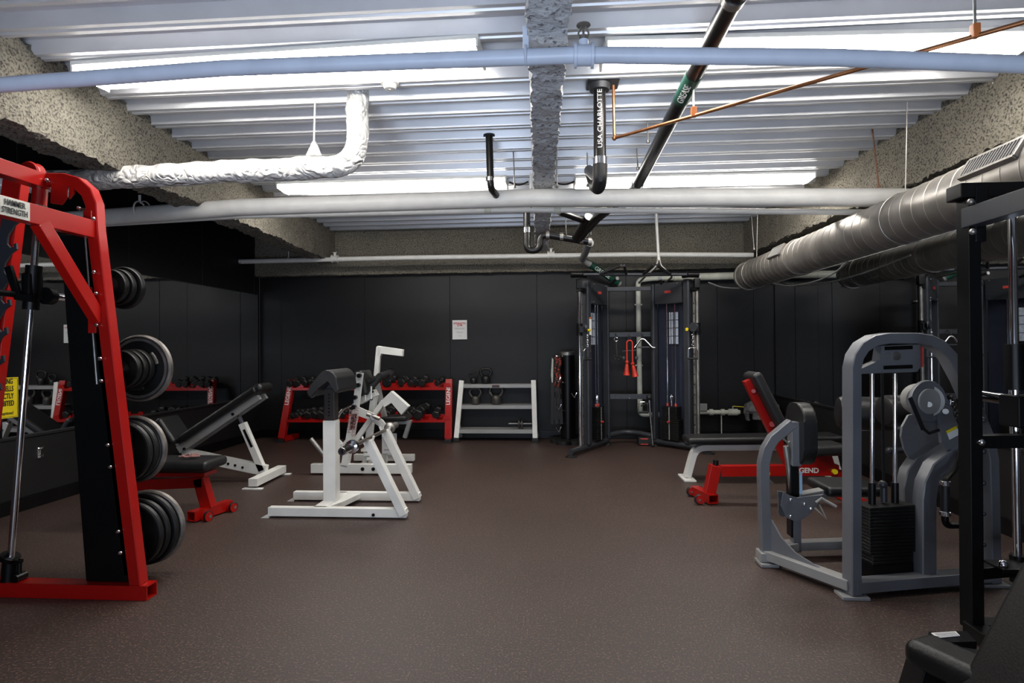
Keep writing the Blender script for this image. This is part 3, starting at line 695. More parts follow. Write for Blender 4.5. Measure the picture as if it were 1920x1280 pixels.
m = MB(); m.bar(q(480, 735, Yw), q(501, 722, Yw), .26, .09, bev=.04, seg=4); m.build('head_roll', PAD, t)
m = padbox(MB(), q(311, 782, Yw), q(342, 828, Yw), .3, .07, (0, 0, 1)); m.build('seat_pad', PADG, t)
m = MB(); m.bar(q(306, 795, Yw), q(345, 845, Yw), .05, .03); m.bar(q(343, 835, Yw), q(352, 862, Yw), .05, .05); m.build('seat_rail', WHITE, t)
rl = P(320, 893, Z=.03)
m = MB(); m.bar(V((q(352, 850, Yw).x, Yw, q(352, 850, Yw).z)), V((q(335, 880, Yw).x, Yw, .03)), .06, .06); m.bar(V((q(335, 880, Yw).x, Yw - .25, .035)), V((q(335, 880, Yw).x, Yw + .25, .035)), .07, .06); m.build('rear_foot', WHITE, t)

# ---------------------------------------------------------------- red flat bench behind the plates
Yr = 4.3
q = lambda x, y, Y=Yr: P(x, y, Y=Y)
w0, w1 = P(380, 973, Z=.0), P(429, 955, Z=.0)
t = thing('red_bench', 'low red bench with black seat beside the stored weight plates', 'weight bench', (q(380, 950).x, Yr, 0))
ft = P(392, 970, Z=0).x
fx0, fx1 = P(352, 975, Z=.03), P(418, 950, Z=.03)
xf = q(392, 950).x
m = MB()
a, b = V((xf - .03, 4.08, .045)), V((xf + .03, 4.52, .045))
a = P(358, 968, Z=.045); b = P(430, 945, Z=.045)
for dz in (-.032, .032): m.bar(a + V((0, 0, dz)), b + V((0, 0, dz)), .075, .006, bev=0)
x_ = (b - a).normalized().cross(V((0, 0, 1)))
for s_ in (-1, 1): m.bar(a + x_ * s_ * .035, b + x_ * s_ * .035, .006, .07, bev=0)
m.build('front_foot', RED, t)
for k, (px, py) in enumerate(((381, 966), (428, 949))):
    c = P(px, py, Z=.035); c = c + x_ * (.05 if (c + x_).length < (c - x_).length else -.05)
    w_ = MB(); w_.lathe([(.034, -.014), (.036, -.008), (.036, .008), (.034, .014)], c, x_, 24); wh = w_.build('wheel', RUB, t)
    MB().lathe([(.012, -.022), (.012, .022)], c, x_, 12).build('axle', CHROME, wh)
    m = MB(); 
    for s_ in (-1, 1): m.lathe([(.034, s_ * .017), (.034, s_ * .021)], c - (b - a).normalized() * .012, x_, 20)
    m.build('wheel_bracket', RED, t)
mid = a.lerp(b, .45)
m = MB(); m.bar(mid + V((0, 0, .02)), q(376, 895, mid.y) , .085, .075, up=(0, 1, 0)); m.build('front_leg', RED, t)
m = MB(); m.bar(q(384, 902, mid.y), q(215, 910, mid.y), .075, .08); m.build('main_beam', RED, t)
m = MB(); m.bar(q(395, 886, mid.y), q(290, 886, mid.y), .16, .03); m.box(q(372, 896, mid.y), (.05, .05, .06)); m.build('seat_frame', RED, t)
m = padbox(MB(), q(408, 868, mid.y), q(215, 867, mid.y), .30, .075, (0, 0, 1)); m.build('seat_pad', PADG, t)
m = MB(); m.bar(q(230, 912, mid.y), V((q(215, 960, mid.y).x, mid.y, .04)), .08, .08, up=(0, 1, 0)); xx = q(215, 960, mid.y).x; m.bar((xx, mid.y - .25, .04), (xx, mid.y + .25, .04), .08, .07); m.build('rear_leg', RED, t)
c = q(353, 857, mid.y - .02); c.z += .012
m = MB(); m.ring(c, (0, 0, 1), .045, .007, 20); m.ring(c + V((.03, .02, .004)), (0, 0, 1), .03, .006, 20); m.tube([c + V((-.05, -.03, 0)), c + V((.07, -.04, .002)), c + V((.1, .0, 0))], .006, 8)
for v in m.bm.verts: v.co += V((noise.noise(v.co * 20) * .02, noise.noise(v.co * 25 + V((5, 5, 5))) * .02, 0))
tag(m.build('wrist_strap', PINK), 'crumpled pinkish strap lying on the red bench seat', 'strap')

# ---------------------------------------------------------------- preacher curl bench
YA, YB2, YM = 4.28, 4.75, 4.5
t = thing('preacher_bench', 'white preacher curl bench with black sloped arm pad', 'weight bench', (-1.6, YM, 0))
q = lambda x, y, Y=YA: P(x, y, Y=Y)
for Yk, xa, xb, nm in ((YA, -2.15, -1.10, 'near'), (YB2, -2.17, -1.11, 'far')):
    m = MB(); m.bar((xa, Yk, .045), (xb, Yk, .045), .06, .065); b_ = m.build('base_rail', WHITE, t)
    MB().prism([V((xa - .05, Yk - .04, .001)), V((xa + .01, Yk - .04, .001)), V((xa + .01, Yk - .04, .03))], (0, .08, 0)).build('rubber_foot', WHITE, b_)
    topx, topy = (690, 826) if nm == 'near' else (722, 806)
    tp = P(topx, topy, Y=Yk)
    m = MB(); m.bar(V((xb - .02, Yk, .03)), tp, .06, .075, up=(0, 1, 0)); l_ = m.build('leg', WHITE, t)
    m = MB(); m.tube([tp + V((-.045, 0, .03)), tp + V((-.035, 0, .0)), tp + V((0, 0, -.012)), tp + V((.035, 0, 0)), tp + V((.045, 0, .035))], .009, 8); m.build('bar_cradle', WHITE, l_)
c = q(700, 965, YA - .032); MB().cyl(c, c + V((0, -.006, 0)), .012, n=12).build('bolt', BLACK, t)
px0 = P(622, 940, Y=YM)
m = MB(); m.bar((px0.x - .01, YA, .05), (px0.x - .01, YB2, .05), .10, .055); m.prism([V((px0.x + .04, YA + .02, .03)), V((px0.x + .04, YB2 - .02, .03)), V((px0.x + .16, YB2 - .02, .03)), V((px0.x + .1, YA + .18, .03))], (0, 0, .04)); m.build('cross_member', WHITE, t)
zt = P(622, 787, Y=YM).z
m = MB(); m.bar((px0.x, YM, .06), (px0.x, YM, zt), .10, .10, up=(0, 1, 0), bev=.005); m.build('post_sleeve', WHITE, t)
zp = P(622, 728, Y=YM).z
m = MB(); m.bar((px0.x, YM, zt - .1), (px0.x, YM, zp), .082, .09, up=(0, 1, 0)); ip = m.build('inner_post', mat('brown_black_tube', (.035, .028, .024), .4, .1, .1), t)
for k in range(7):
    c = V((px0.x, YM - .046, zt + .04 + k * .027)); MB().cyl(c, c + V((0, -.002, 0)), .007, n=10).build('pin_hole', BLACK, ip)
Yp = YM - .21
prof = [(611, 693), (618, 694), (625, 699), (631, 708), (635, 732), (630, 738), (624, 734), (619, 716), (615, 711), (610, 714), (596, 728), (583, 745), (577, 743), (574, 735), (582, 722), (600, 699)]
m = MB(); m.prism([P(x, y, Y=Yp) for x, y in prof], (0, .42, 0), .010, 3); m.build('arm_pad', PADG, t)
m = MB(); m.ring((0, 0, 0), (0, 1, 0), .001, .0005, 3); m.bm.free()
m = MB(); m.bar(P(584, 744, Y=YM), P(612, 722, Y=YM), .05, .02); m.bar((px0.x, YM, zp - .02), P(612, 708, Y=YM), .08, .06, up=(0, 1, 0)); m.build('pad_bracket', CHAR, t)
# bar across its cradles
a, b = P(634, 848, Y=3.78), P(738, 795, Y=5.03)
x_ = P(690, 826, Y=YA).x; z_ = P(690, 826, Y=YA).z + .015
a, b = V((x_, 3.74, z_)), V((x_, 5.05, z_))
t = thing('short_barbell', 'short steel barbell resting across the white preacher bench', 'barbell', (x_, YM, z_))
MB().cyl(a + V((0, .2, 0)), b - V((0, .2, 0)), .014, n=16).build('bar_shaft', mat('worn_steel_shaft', (.25, .22, .2), .35, .9, .2, 20), t)
for p0, s_ in ((a, 1), (b, -1)):
    MB().lathe([(.006, .004), (.006, 0), (.025, 0), (.027, .006), (.027, .165), (.044, .17), (.046, .18), (.046, .205), (.030, .215), (.024, .24), (.014, .245)], p0, (0, s_, 0), 28).build('sleeve', STEELD if s_ < 0 else CHROME, t)
    MB().lathe([(.004, -.001), (.0135, -.002), (.0135, .002)], p0, (0, s_, 0), 16).build('end_cap', BLACK, t)

# ---------------------------------------------------------------- white row machine
YA, YB2 = 5.74, 6.4
t = thing('row_machine', 'white plate loaded row machine with angled levers behind the preacher bench', 'exercise machine', (-1.9, 6.0, 0))
q = lambda x, y, Y=YA: P(x, y, Y=Y)
m = MB(); m.bar((q(585, 880).x, YA, .065), (q(772, 880).x, YA, .065), .07, .09); br = m.build('base_rail', WHITE, t)
for px in (680, 700): c = q(px, 882, YA - .036); c.z = .065; MB().cyl(c, c + V((0, -.008, 0)), .018, n=14).build('bolt', BLACK, br)
m = MB(); m.bar((q(665, 862, YB2).x, YB2, .05), (q(777, 862, YB2).x, YB2, .05), .07, .07); m.build('rear_rail', WHITE, t)
xm = q(690, 870, 6.1).x; m = MB(); m.bar((xm, YA, .05), (xm + .03, YB2, .05), .07, .06); m.build('cross_rail', WHITE, t)
m = MB(); m.bar(V((q(648, 880).x, YA, .1)), q(664, 780), .06, .105, up=(0, 1, 0)); m.build('mast', WHITE, t)
plateY = YA - .03
m = MB(); m.prism([q(655, 800), q(652, 800), q(663, 762), q(663, 746), q(668, 698), q(681, 699), q(673, 763), q(700, 775), q(718, 788), q(728, 803), q(722, 812), q(708, 797), q(690, 786), q(668, 778), q(662, 815), q(650, 815)][::1], (0, .02, 0)); m.build('pivot_plate', WHITE, t)
for px, py in ((673, 704), (671, 722), (665, 745), (663, 763)): c = q(px, py, plateY); MB().cyl(c + V((0, .03, 0)), c + V((0, -.014, 0)), .022, n=14).build('rubber_stop', BLACK, t)
c = q(661, 787, YA - .062)
m = MB(); m.hexa([q(655, 805, YA - .06), q(665, 806, YA - .06), q(665, 806, YA - .055), q(655, 805, YA - .055), q(659, 775, YA - .06), q(670, 776, YA - .06), q(670, 776, YA - .055), q(659, 775, YA - .055)]); m.build('badge', mat('maroon_badge', (.05, .012, .012), .5), t)
ud = (q(664, 775) - q(660, 806)).normalized()
text('HAMMER\nSTRENGTH', .062, q(662, 790, YA - .064), ud, V((-ud.z, 0, ud.x)), mat('pink_print', (.42, .25, .24), .6), t, sx=.95, spacing=.85)
m = MB(); m.bar(V((q(686, 870, 6.0).x, 6.0, .05)), q(702, 742, 6.0), .06, .08, up=(0, 1, 0)); m.build('seat_post', WHITE, t)
m = MB(); m.bar(q(658, 838, YA + .1), q(720, 752, YA + .1), .05, .06, up=(0, 1, 0)); m.build('near_lever', WHITE, t)
m = MB(); m.prism([q(714, 752, YA + .06), q(733, 733, YA + .06), q(766, 762, YA + .06), q(752, 778, YA + .06), q(734, 754, YA + .06), q(720, 764, YA + .06)], (0, .09, 0), .004); m.build('near_hook', WHITE, t)
m = MB(); m.cyl(q(700, 781, YA - .09), q(700, 781, YA + .15), .03); m.cyl(q(688, 776, YA - .075), q(712, 785, YA - .075), .02); m.build('pivot_axle', STEELD, t)
m = MB(); m.bar(q(706, 705, 6.2), q(711, 650, 6.2), .05, .06, up=(0, 1, 0)); m.build('far_lever', WHITE, t)
m = MB(); m.prism([q(707, 648, 6.17), q(755, 655, 6.17), q(754, 668, 6.17), q(714, 662, 6.17), q(713, 668, 6.17), q(706, 668, 6.17)], (0, .07, 0), .004); m.build('far_hook', WHITE, t)
m = MB(); m.bar(q(676, 752, 5.95), q(706, 735, 5.95), .1, .07); m.cyl(q(685, 750, 5.85), q(685, 736, 5.85), .008); m.cyl(q(696, 748, 5.85), q(696, 724, 5.85), .008); m.build('pad_slide', WHITE, t)
for c in (q(699, 734, 5.88), q(697, 748, 5.88)): MB().cyl(c, c + V((0, -.02, 0)), .012, n=8).build('bolt', BLACK, t)
m = MB(); m.bar(q(706, 714, 6.1), q(722, 786, 6.1), .05, .055, up=(0, 1, 0)); m.build('strut', LGREY, t)
m = padbox(MB(), q(679, 694, 5.98), q(690, 740, 5.98), .3, .10, (1, 0, 0)); m.build('chest_pad', PAD, t)
m = MB(); m.tube([q(697, 722, 5.9), q(712, 706, 5.9), q(730, 700, 6.2)], .04, 14); m.cyl(q(724, 706, 6.1), q(734, 698, 6.3), .05); m.bar(q(692, 716, 5.9), q(706, 708, 5.9), .08, .03); m.build('grip_handles', RUB, t)
m = padbox(MB(), q(720, 784, 6.15), q(768, 782, 6.15), .28, .055, (0, 0, 1)); m.build('seat_pad', PAD, t)
m = MB(); m.rtube([q(706, 792, 6.15), q(768, 791, 6.15), q(759, 820, 6.15)], .06, .04, (0, 1, 0)); m.build('seat_frame', LGREY, t)
m = MB(); m.bar(q(722, 878, 6.35), q(722, 850, 6.35), .05, .05, up=(0, 1, 0)); m.build('placard_post', WHITE, t)
c = q(730, 831, 6.3)
MB().box(c, (.165, .006, .22), None, .002).build('instruction_placard', PAPER, t)
m = MB()
for k in range(7): m.box(c + V((0, -.004, .08 - k * .018)), (.12, .001, .003))
m.box(c + V((-.03, -.004, -.07)), (.06, .001, .014)); m.build('placard_print', mat('faded_print', (.5, .4, .38), .7), t)
m = MB(); m.cyl(q(583, 822), q(612, 858), .022); m.build('plate_horn', STEELD, t)
m = MB(); m.prism([q(600, 872), q(632, 845), q(632, 872)], (0, .012, 0)); m.build('horn_gusset', WHITE, t)
m = MB(); m.tube(bend([q(628, 795), q(640, 768), q(662, 758)], .05), .014, 12); m.build('handle', CHROME, t)
m = MB(); m.cyl(q(633, 822), q(646, 836), .012); m.box(q(640, 835), (.05, .05, .05), None, .006); m.bar(q(632, 848), q(650, 826), .03, .03); m.build('adjuster', WHITE, t)
m = MB()
for k in range(3): m.box(V((q(692 + k * 5, 835 + k * 8, 6.0).x, 5.9, q(692 + k * 5, 842 + k * 8, 5.9).z)), (.07, .12, .03), None, .004)
m.build('foot_plate', WHITE, t)

# ---------------------------------------------------------------- dumbbell rack and dumbbells
xa, xb, Yk = -3.70, -1.42, 7.72
t = thing('dumbbell_rack', 'red two tier dumbbell rack against the back wall', 'rack', ((xa + xb) / 2, Yk, 0))
for s_, xx in ((1, xa), (-1, xb)):
    z1 = .83; lean = .075 * s_ if s_ > 0 else -.01
    m = MB(); m.bar((xx, Yk, .05), (xx + lean, Yk + .16, z1), .09, .075, up=(0, 1, 0)); up_ = m.build('end_upright', RED, t)
    m = MB(); m.bar((xx, Yk - .02, .04), (xx + s_ * .05, Yk + .34, .04), .08, .07); m.build('end_foot', RED, t)
    MB().box((xx, Yk - .03, .02), (.095, .05, .045), None, .004).build('rubber_cap', RUB, t)
    dd_ = V((lean, .16, z1 - .05)).normalized(); n_ = V((0, -1, .2))
    c = V((xx, Yk, .05)).lerp(V((xx + lean, Yk + .16, z1)), .74) + V((0, -.04, 0))
    text('LEGEND', .072, c, dd_, V((-1, 0, 0)), WINK, t, bold=.001)
for z0 in (.70, .275):
    yb = Yk + .16 * z0 / .83
    m = MB(); xA_, xB_ = xa + .07 * z0 + .04, xb - .045
    m.bar((xA_, yb - .05, z0 + .01), (xB_, yb - .05, z0 + .01), .012, .035, bev=.002); m.bar((xA_, yb + .05, z0 + .03), (xB_, yb + .05, z0 + .03), .19, .008, up=(0, -.2, 1), bev=0); m.bar((xA_, yb + .15, z0 + .055), (xB_, yb + .15, z0 + .055), .012, .05, bev=.002)
    sh = m.build('shelf', RED, t)
# dumbbell master
dm = thing('hex_dumbbell', 'x', 'dumbbell', (0, 0, 0), 'black hex dumbbells on the red rack')
MB().lathe([(.015, -.07), (.017, 0), (.015, .07)], (0, 0, 0), (0, 1, 0), 12).build('handle', STEELD, dm)
for s_ in (-1, 1):
    MB().lathe([(.045, s_ * .055), (.06, s_ * .065), (.06, s_ * .125), (.048, s_ * .135)], (0, 0, 0), (0, 1, 0), 6).build('head', RUB, dm)
sad = MB()
spots = {'top': [(545, .8), (558, .85), (572, .9), (588, .9), (604, .9), (690, 1.0), (727, 1.2), (753, .95), (771, .8), (784, .85), (792, .95), (822, .7)],
         'bottom': [(549, .6), (556, .65), (564, .7), (578, .9), (590, .95), (603, .95), (618, 1), (640, 1), (726, 1.15), (765, 1.0), (784, 1.25), (790, 1.0), (816, .95)]}
first = True
for tier, z0 in (('top', .70), ('bottom', .275)):
    yb = Yk + .16 * z0 / .83 + .05
    L = spots[tier]
    for i, (px, sc) in enumerate(L):
        r = .06 * sc
        z = z0 + .085 + r * .5
        X = P(px, 700, Y=yb - .1).x
        o = dm if first else copy_tree(dm); first = False
        yj = yb + ((i * 37) % 5 - 2) * .01
        if tier == 'bottom' and px in (790,): yj += .06; z += .05
        o.location = (X, yj, z); o.scale = (sc, min(1, .75 + sc * .25), sc)
        o.rotation_euler = (math.radians(12), math.radians((i * 17) % 40), math.radians((i * 23) % 9 - 4))
        o['label'] = f'hex dumbbell on the {tier} shelf of the red rack, {ordn[i]} from the incline bench end'
    for i in range(12):
        X = xa + .22 + i * .185
        sad.prism([V((X - .055, yb - .10, z0 + .03)), V((X + .055, yb - .10, z0 + .03)), V((X + .03, yb - .10, z0 + .085)), V((X - .03, yb - .10, z0 + .085))], (0, .012, .0)); sad.prism([V((X - .055, yb + .08, z0 + .05)), V((X + .055, yb + .08, z0 + .05)), V((X + .03, yb + .08, z0 + .115)), V((X - .03, yb + .08, z0 + .115))], (0, .012, .0))
sad.build('saddles', RED, t)

# ---------------------------------------------------------------- kettlebell rack
xa, xb, Yk = -1.325, -.27, 7.80
t = thing('kettlebell_rack', 'white three shelf rack beneath the notice', 'rack', ((xa + xb) / 2, Yk, 0))
for s_, xx in ((1, xa), (-1, xb)):
    ln = .055 if s_ > 0 else -.02
    m = MB(); m.bar((xx, Yk, .05), (xx + ln, Yk + .14, .81), .065, .05, up=(0, 1, 0)); m.bar((xx + ln * .3, Yk + .1, .2), (xx + .02, Yk + .26, .03), .04, .04); m.build('end_upright', WHITE, t)
    MB().box((xx, Yk - .01, .025), (.085, .07, .05), None, .005).build('rubber_cap', RUB, t)
for z0 in (.735, .455, .135):
    yb = Yk + .14 * z0 / .81
    m = MB(); m.bar((xa + .03, yb, z0), (xb - .03, yb, z0), .035, .05); m.bar((xa + .03, yb + .13, z0 + .02), (xb - .03, yb + .13, z0 + .02), .25, .008, bev=0); m.build('shelf', LGREY, t)
yb = Yk + .14 * .735 / .81 - .02
c = V((-.80, yb, .735)); MB().box(c, (.1, .008, .03)).build('badge', mat('dark_badge', (.06, .02, .02), .5), t)
km = thing('kettlebell', 'x', 'kettlebell', (0, 0, 0), 'kettlebells on the white rack')
MB().lathe([(.055, 0), (.068, .010), (.076, .05), (.078, .085), (.070, .12), (.045, .145), (.01, .15)], (0, 0, 0), (0, 0, 1), 28).build('bell_body', IRONB, km)
pts = bend([V((-.048, 0, .11)), V((-.105, 0, .20)), V((-.075, 0, .268)), V((.075, 0, .268)), V((.105, 0, .20)), V((.048, 0, .11))], .085, 6)
MB().tube(pts, .021, 12).build('bell_handle', IRONB, km)
kk = [(888, .58, .765, 'small black kettlebell on the top shelf, nearer the red dumbbell rack'), (911, .78, .765, 'black kettlebell on the top shelf of the white rack, taller of the two'), (891, .80, .485, 'brownish kettlebell with wide handle on the middle shelf of the white rack'), (930, .92, .485, 'large dark kettlebell on the middle shelf, nearer the cable machine')]
for i, (px, sc, z, lab) in enumerate(kk):
    o = km if i == 0 else copy_tree(km)
    yk = Yk + .14 * z / .81 + .09
    o.location = (P(px, 730, Y=yk).x, yk, z); o.scale = (sc, sc * .9, sc * (.98 if i == 2 else .95)); o['label'] = lab
    if i >= 2:
        for ch in [x for x in S.objects if x.parent == o]: ch.data = ch.data.copy(); ch.data.materials[0] = IRON
yk = Yk + .1; z = .165
t = thing('small_dumbbell', 'small round dumbbell with a bare bar on the lowest white shelf', 'dumbbell', (P(976, 800, Y=yk).x, yk, z))
cx = P(976, 800, Y=yk).x
MB().cyl((cx - .16, yk, z + .065), (cx + .15, yk, z + .065), .010, n=10).build('bar', STEELD, t)
for dx in (-.02, .02): MB().lathe([(.05, -.012), (.062, -.008), (.062, .008), (.05, .012)], (cx + dx, yk, z + .063), (1, 0, 0), 24).build('disc', IRON, t)

# ---------------------------------------------------------------- accessory tower
c = V((.166, 7.75, 0))
t = thing('accessory_tower', 'black cylindrical accessory tower standing beside the cable machine', 'stand', c)
m = MB(); m.cyl(c + V((0, 0, .03)), c + V((0, 0, 1.17)), .095, n=40); m.build('column', BLACK, t)
m = MB(); m.lathe([(.098, 1.15), (.098, 1.19), (.08, 1.2), (.001, 1.2)], c, (0, 0, 1), 40); m.build('top_cap', STEELD, t)
m = MB()
for a in range(5): m.lathe([(.11, 0), (.11, .05), (.09, .06)], c + V((math.cos(a * 1.256 + .5) * .13, math.sin(a * 1.256 + .5) * .13, 0)), (0, 0, 1), 24)
m.build('base', RUB, t)
m = MB()
for k in range(4):
    for z in (1.12, .78, .42): a = 2.6 + k * .55; m.cyl(c + V((math.cos(a) * .09, math.sin(a) * .09, z)), c + V((math.cos(a) * .15, math.sin(a) * .15, z + .02)), .006, n=8)
m.build('hook_pegs', CHROME, t)
def hang(name, lab, cat, pts, r, mt): return tag(MB().tube(bend(pts, .05), r, 10).build(name, mt), lab, cat)
cy = 7.62
X = lambda px, Y=cy: P(px, 700, Y=Y).x
for i, px in enumerate((1043, 1049)):
    z1 = 1.13 - i * .02
    tt = thing('battle_rope', ['thick red and black rope hanging from the tower, farther out from its column', 'thick red and black rope hanging from the tower, touching its column'][i], 'rope', (X(px), cy, z1))
    MB().tube([V((X(px) + .012 * math.sin(k * .9), cy + .012 * math.cos(k * .9), z1 - k * .03)) for k in range(16)], .019, 10).build('rope_strand', ROPE, tt)
    MB().cyl((X(px), cy, z1 - .46), (X(px), cy, z1 - .52), .026).build('rope_end', RUB, tt)
m = MB(); m.prism([V((X(1035), cy, 1.12)), V((X(1038), cy, 1.10)), V((X(1037), cy, .85)), V((X(1035.5), cy, .70)), V((X(1033), cy, .9))], (0, .04, 0), .002); tag(m.build('hanging_strap', STRAP), 'pale webbing strap hanging from the black tower', 'strap')
tt = thing('cable_attachments', 'bundle of black straps hanging low on the tower', 'strap', (X(1045), cy, .8))
for k in range(5):
    x0 = X(1036 + k * 3.2); m = MB(); m.bar((x0, cy - .02 + .02 * (k % 3), .80 - .02 * k), (x0 - .01 + .008 * k, cy, .26 + .06 * (k % 2)), .045, .012, up=(0, 1, 0)); m.build('strap_loop', RUB, tt)
for i, (px, py) in enumerate(((1047, 712), (1048, 763), (1048, 805), (1077, 741))):
    p0 = P(px, py, Y=cy - .06 if px < 1060 else 7.66)
    m = MB(); m.tube([p0 + V((-.035, 0, .03)), p0 + V((0, 0, -.03)), p0 + V((.03, 0, .035))], .009, 8)
    tag(m.build('chrome_clip', CHROME), ['chrome clip hanging between the ropes on the black tower', 'v shaped chrome clip midway down the black tower', 'v shaped chrome clip low on the black tower', 'small chrome clip between the tower and the cable machine'][i], 'clip')

# ---------------------------------------------------------------- functional trainer
A0, A1, B1, B0 = V((.17, 6.73, 0)), V((.66, 7.60, 0)), V((1.22, 7.58, 0)), V((1.79, 6.98, 0))
t = thing('cable_machine', 'dark dual tower cable machine against the back wall', 'exercise machine', (.95, 7.2, 0))
def tower(O, I, s_):
    d = (I - O).normalized(); L = (I - O).length; n = V((d.y, -d.x, 0));
    if n.y > 0: n = -n          # towards the viewer
    up = V((0, 0, 1))
    at = lambda k, z=0.0, o=0.0: O + (I - O) * k + up * z + n * o
    kg, ko, ki = (.25, .42, 1.0) if s_ < 0 else (.18, .33, .93)
    m = MB(); m.tube(bend([at(0, .06), at(ki + .02, .06)], .05), .035, 16); b_ = m.build('base_leg', CHAR, t)
    MB().lathe([(.001, 0), (.07, 0), (.07, .012), (.03, .026)], at(.02), up, 24).build('foot_disc', RUB, t)
    MB().lathe([(.001, 0), (.05, 0), (.05, .012), (.03, .026)], at(ki), up, 24).build('foot_disc', RUB, t)
    m = MB(); m.bar(at(ko, .08), at(ko, 2.06), .09, .11, up=n, bev=.02, seg=3); m.build('outer_column', CHAR, t)
    m = MB(); m.bar(at(ki, .08), at(ki, 2.04), .05, .09, up=n, bev=.015, seg=3); m.build('inner_column', CHAR, t)
    m = MB(); a_, c_ = at(ko + .06, 0, -.05), at(ki - .03, 0, -.05); m.bar(a_ + up * .1, a_ + up * 1.98, .01, .02, up=n); 
    m.hexa([a_ + up * .1, c_ + up * .1, c_ + up * .1 - n * .01, a_ + up * .1 - n * .01, a_ + up * 2.0, c_ + up * 2.0, c_ + up * 2.0 - n * .01, a_ + up * 2.0 - n * .01]); m.build('back_shroud', NAVY, t)
    a_, c_ = at(ko + .07, 0, .045), at(ki - .05, 0, .045)
    m = MB(); m.hexa([v + up * z + o for z in (1.78, 2.04) for v, o in ((a_, V((0, 0, 0))), (c_, V((0, 0, 0))), (c_, -n * .09), (a_, -n * .09))], .006); sh = m.build('top_shroud', CHAR, t)
    cc = (a_ + c_) / 2 + up * 1.925; m = MB(); m.bar(cc - d * .045 + n * .002, cc + d * .045 + n * .002, .006, .03, up=up, bev=.0); m.build('red_badge', REDINK, sh)
    for u_, z in ((.1, 1.80), (.9, 1.80), (.15, 2.02), (.9, 2.02)): m = MB(); m.ball(a_.lerp(c_, u_) + up * z + n * .002, .006, 8); m.build('screw', CHROME, sh)
    # guide rods, stack
    gm = (at(ko) + at(ki)) / 2
    off_ = .035 if s_ < 0 else .06
    for k in (-1, 1): MB().cyl(gm + d * k * off_ + up * .1, gm + d * k * off_ + up * 1.8, .0075, n=10).build('guide_rod', CHROME, t)
    hw = .11 if s_ < 0 else .13
    st = None
    for k in range(16):
        z = .11 + k * .0255
        w_ = hw if k < 10 else hw * .82
        m = MB(); m.bar(gm - d * w_ + up * (z + .0125), gm + d * w_ + up * (z + .0125), .11, .0235, up=up, bev=.003, seg=1); m.build('stack_plate', IRONB, t)
    m = MB(); m.bar(gm + n * .057 + up * .11, gm + n * .057 + up * .51, .012, .003, up=n, bev=0); m.build('stack_decal', LGREY, t)
    m = MB()
    for k in (-1, 1): m.cyl(gm + d * k * off_ + up * .52, gm + d * k * off_ + up * .55, .014, n=12)
    m.cyl(gm + n * .05 + up * .33, gm + n * .085 + up * .33, .012, n=12); m.build('selector_collars', REDINK, t)
    m = MB(); m.cyl(gm + up * .52, gm + up * .66, .012); m.box(gm + up * .62, (.035, .03, .05), None, .005); m.build('cable_block', CHROME, t)
    MB().cyl(gm + up * .66, gm + up * 1.8, .004, n=6).build('lift_cable', BLACK, t)
    # exercise chart
    m = MB(); cc = gm + (d * .0) - n * .03 + up * 1.48 + (d * (-.06) if s_ < 0 else d * -.02)
    m.bar(cc - up * .2, cc + up * .2, .13, .004, up=n, bev=0); ch = m.build('exercise_chart', CHART, t)
    m = MB(); m.bar(cc - up * .21 - n * -.001, cc + up * .21, .012, .008, up=n, bev=0)
    for k in range(5): m.bar(cc + d * -.07 + up * (-.2 + k * .1), cc + d * .07 + up * (-.2 + k * .1), .008, .008, up=n, bev=0)
    m.build('chart_frame', BLACK, ch)
    # chrome column with carriage
    MB().cyl(at(kg, .1), at(kg, 1.92), .020, n=18).build('carriage_tube', CHROME if s_ < 0 else STEELD, t)
    m = MB(); m.bar(at(kg + .045, .1), at(kg + .045, 1.9), .03, .03, up=n); hs = m.build('perforated_strip', STEELD, t)
    m = MB()
    for z in [.2 + .12 * k for k in range(14)]: m.cyl(at(kg + .045, z, .0155), at(kg + .045, z, .017), .008, n=8)
    m.build('hole_row', BLACK, hs)
    m = MB(); m.bar(at(kg - .02, 1.93), at(ko, 1.93), .06, .05); m.box(at(kg, 2.0), (.07, .07, .12), None, .012); m.build('top_bracket', BLACK, t)
    c0 = at(kg, 1.46)
    m = MB(); m.cyl(c0 - up * .07, c0 + up * .07, .034, n=20); m.box(c0 + n * .03, (.07, .06, .08), None, .01); cr = m.build('carriage', BLACK, t)
    nn = V((1, 0, 0)) if s_ < 0 else n
    m = MB(); m.lathe([(.055, -.012), (.048, 0), (.055, .012)], c0 + n * .08 + up * .02, nn, 28); m.build('pulley', CHAR, cr)
    m = MB(); m.lathe([(.012, -.03), (.016, 0), (.022, .012), (.02, .02), (.002, .022)], at(kg + (.14 if s_ < 0 else .12), 1.455, .05), d if s_ < 0 else n, 14); m.build('yellow_pull_pin', YELLOW, cr)
    MB().cyl(at(kg, 1.455, .03), at(kg + .13, 1.455, .05), .008, n=8).build('pin_stem', BLACK, cr)
    # hanging stirrup handle
    hc = c0 + n * .10
    zt_ = 1.40
    hp = V((hc.x, hc.y, zt_))
    hd = thing('stirrup_handle', 'chrome stirrup handle hanging from the ' + ('tower beside the accessory stand' if s_ < 0 else 'tower beside the flat bench'), 'handle', hp, 'stirrup handles hanging on the cable machine')
    m = MB()
    for k in range(5): m.ring(hp - up * (.018 + .028 * k), (1, 0, 0) if k % 2 else (0, 1, 0), .013, .003, 10)
    m.build('chain', CHROME, hd)
    wv = V((1, 0, 0)) if s_ > 0 else V((.75, .65, 0)).normalized()
    z2 = 1.40 - .165
    fr = bend([hp + wv * .058 + up * (z2 - .125 - zt_), hp + wv * .052 + up * (z2 - zt_), hp - wv * .052 + up * (z2 - zt_), hp - wv * .058 + up * (z2 - .125 - zt_)], .035, 5)
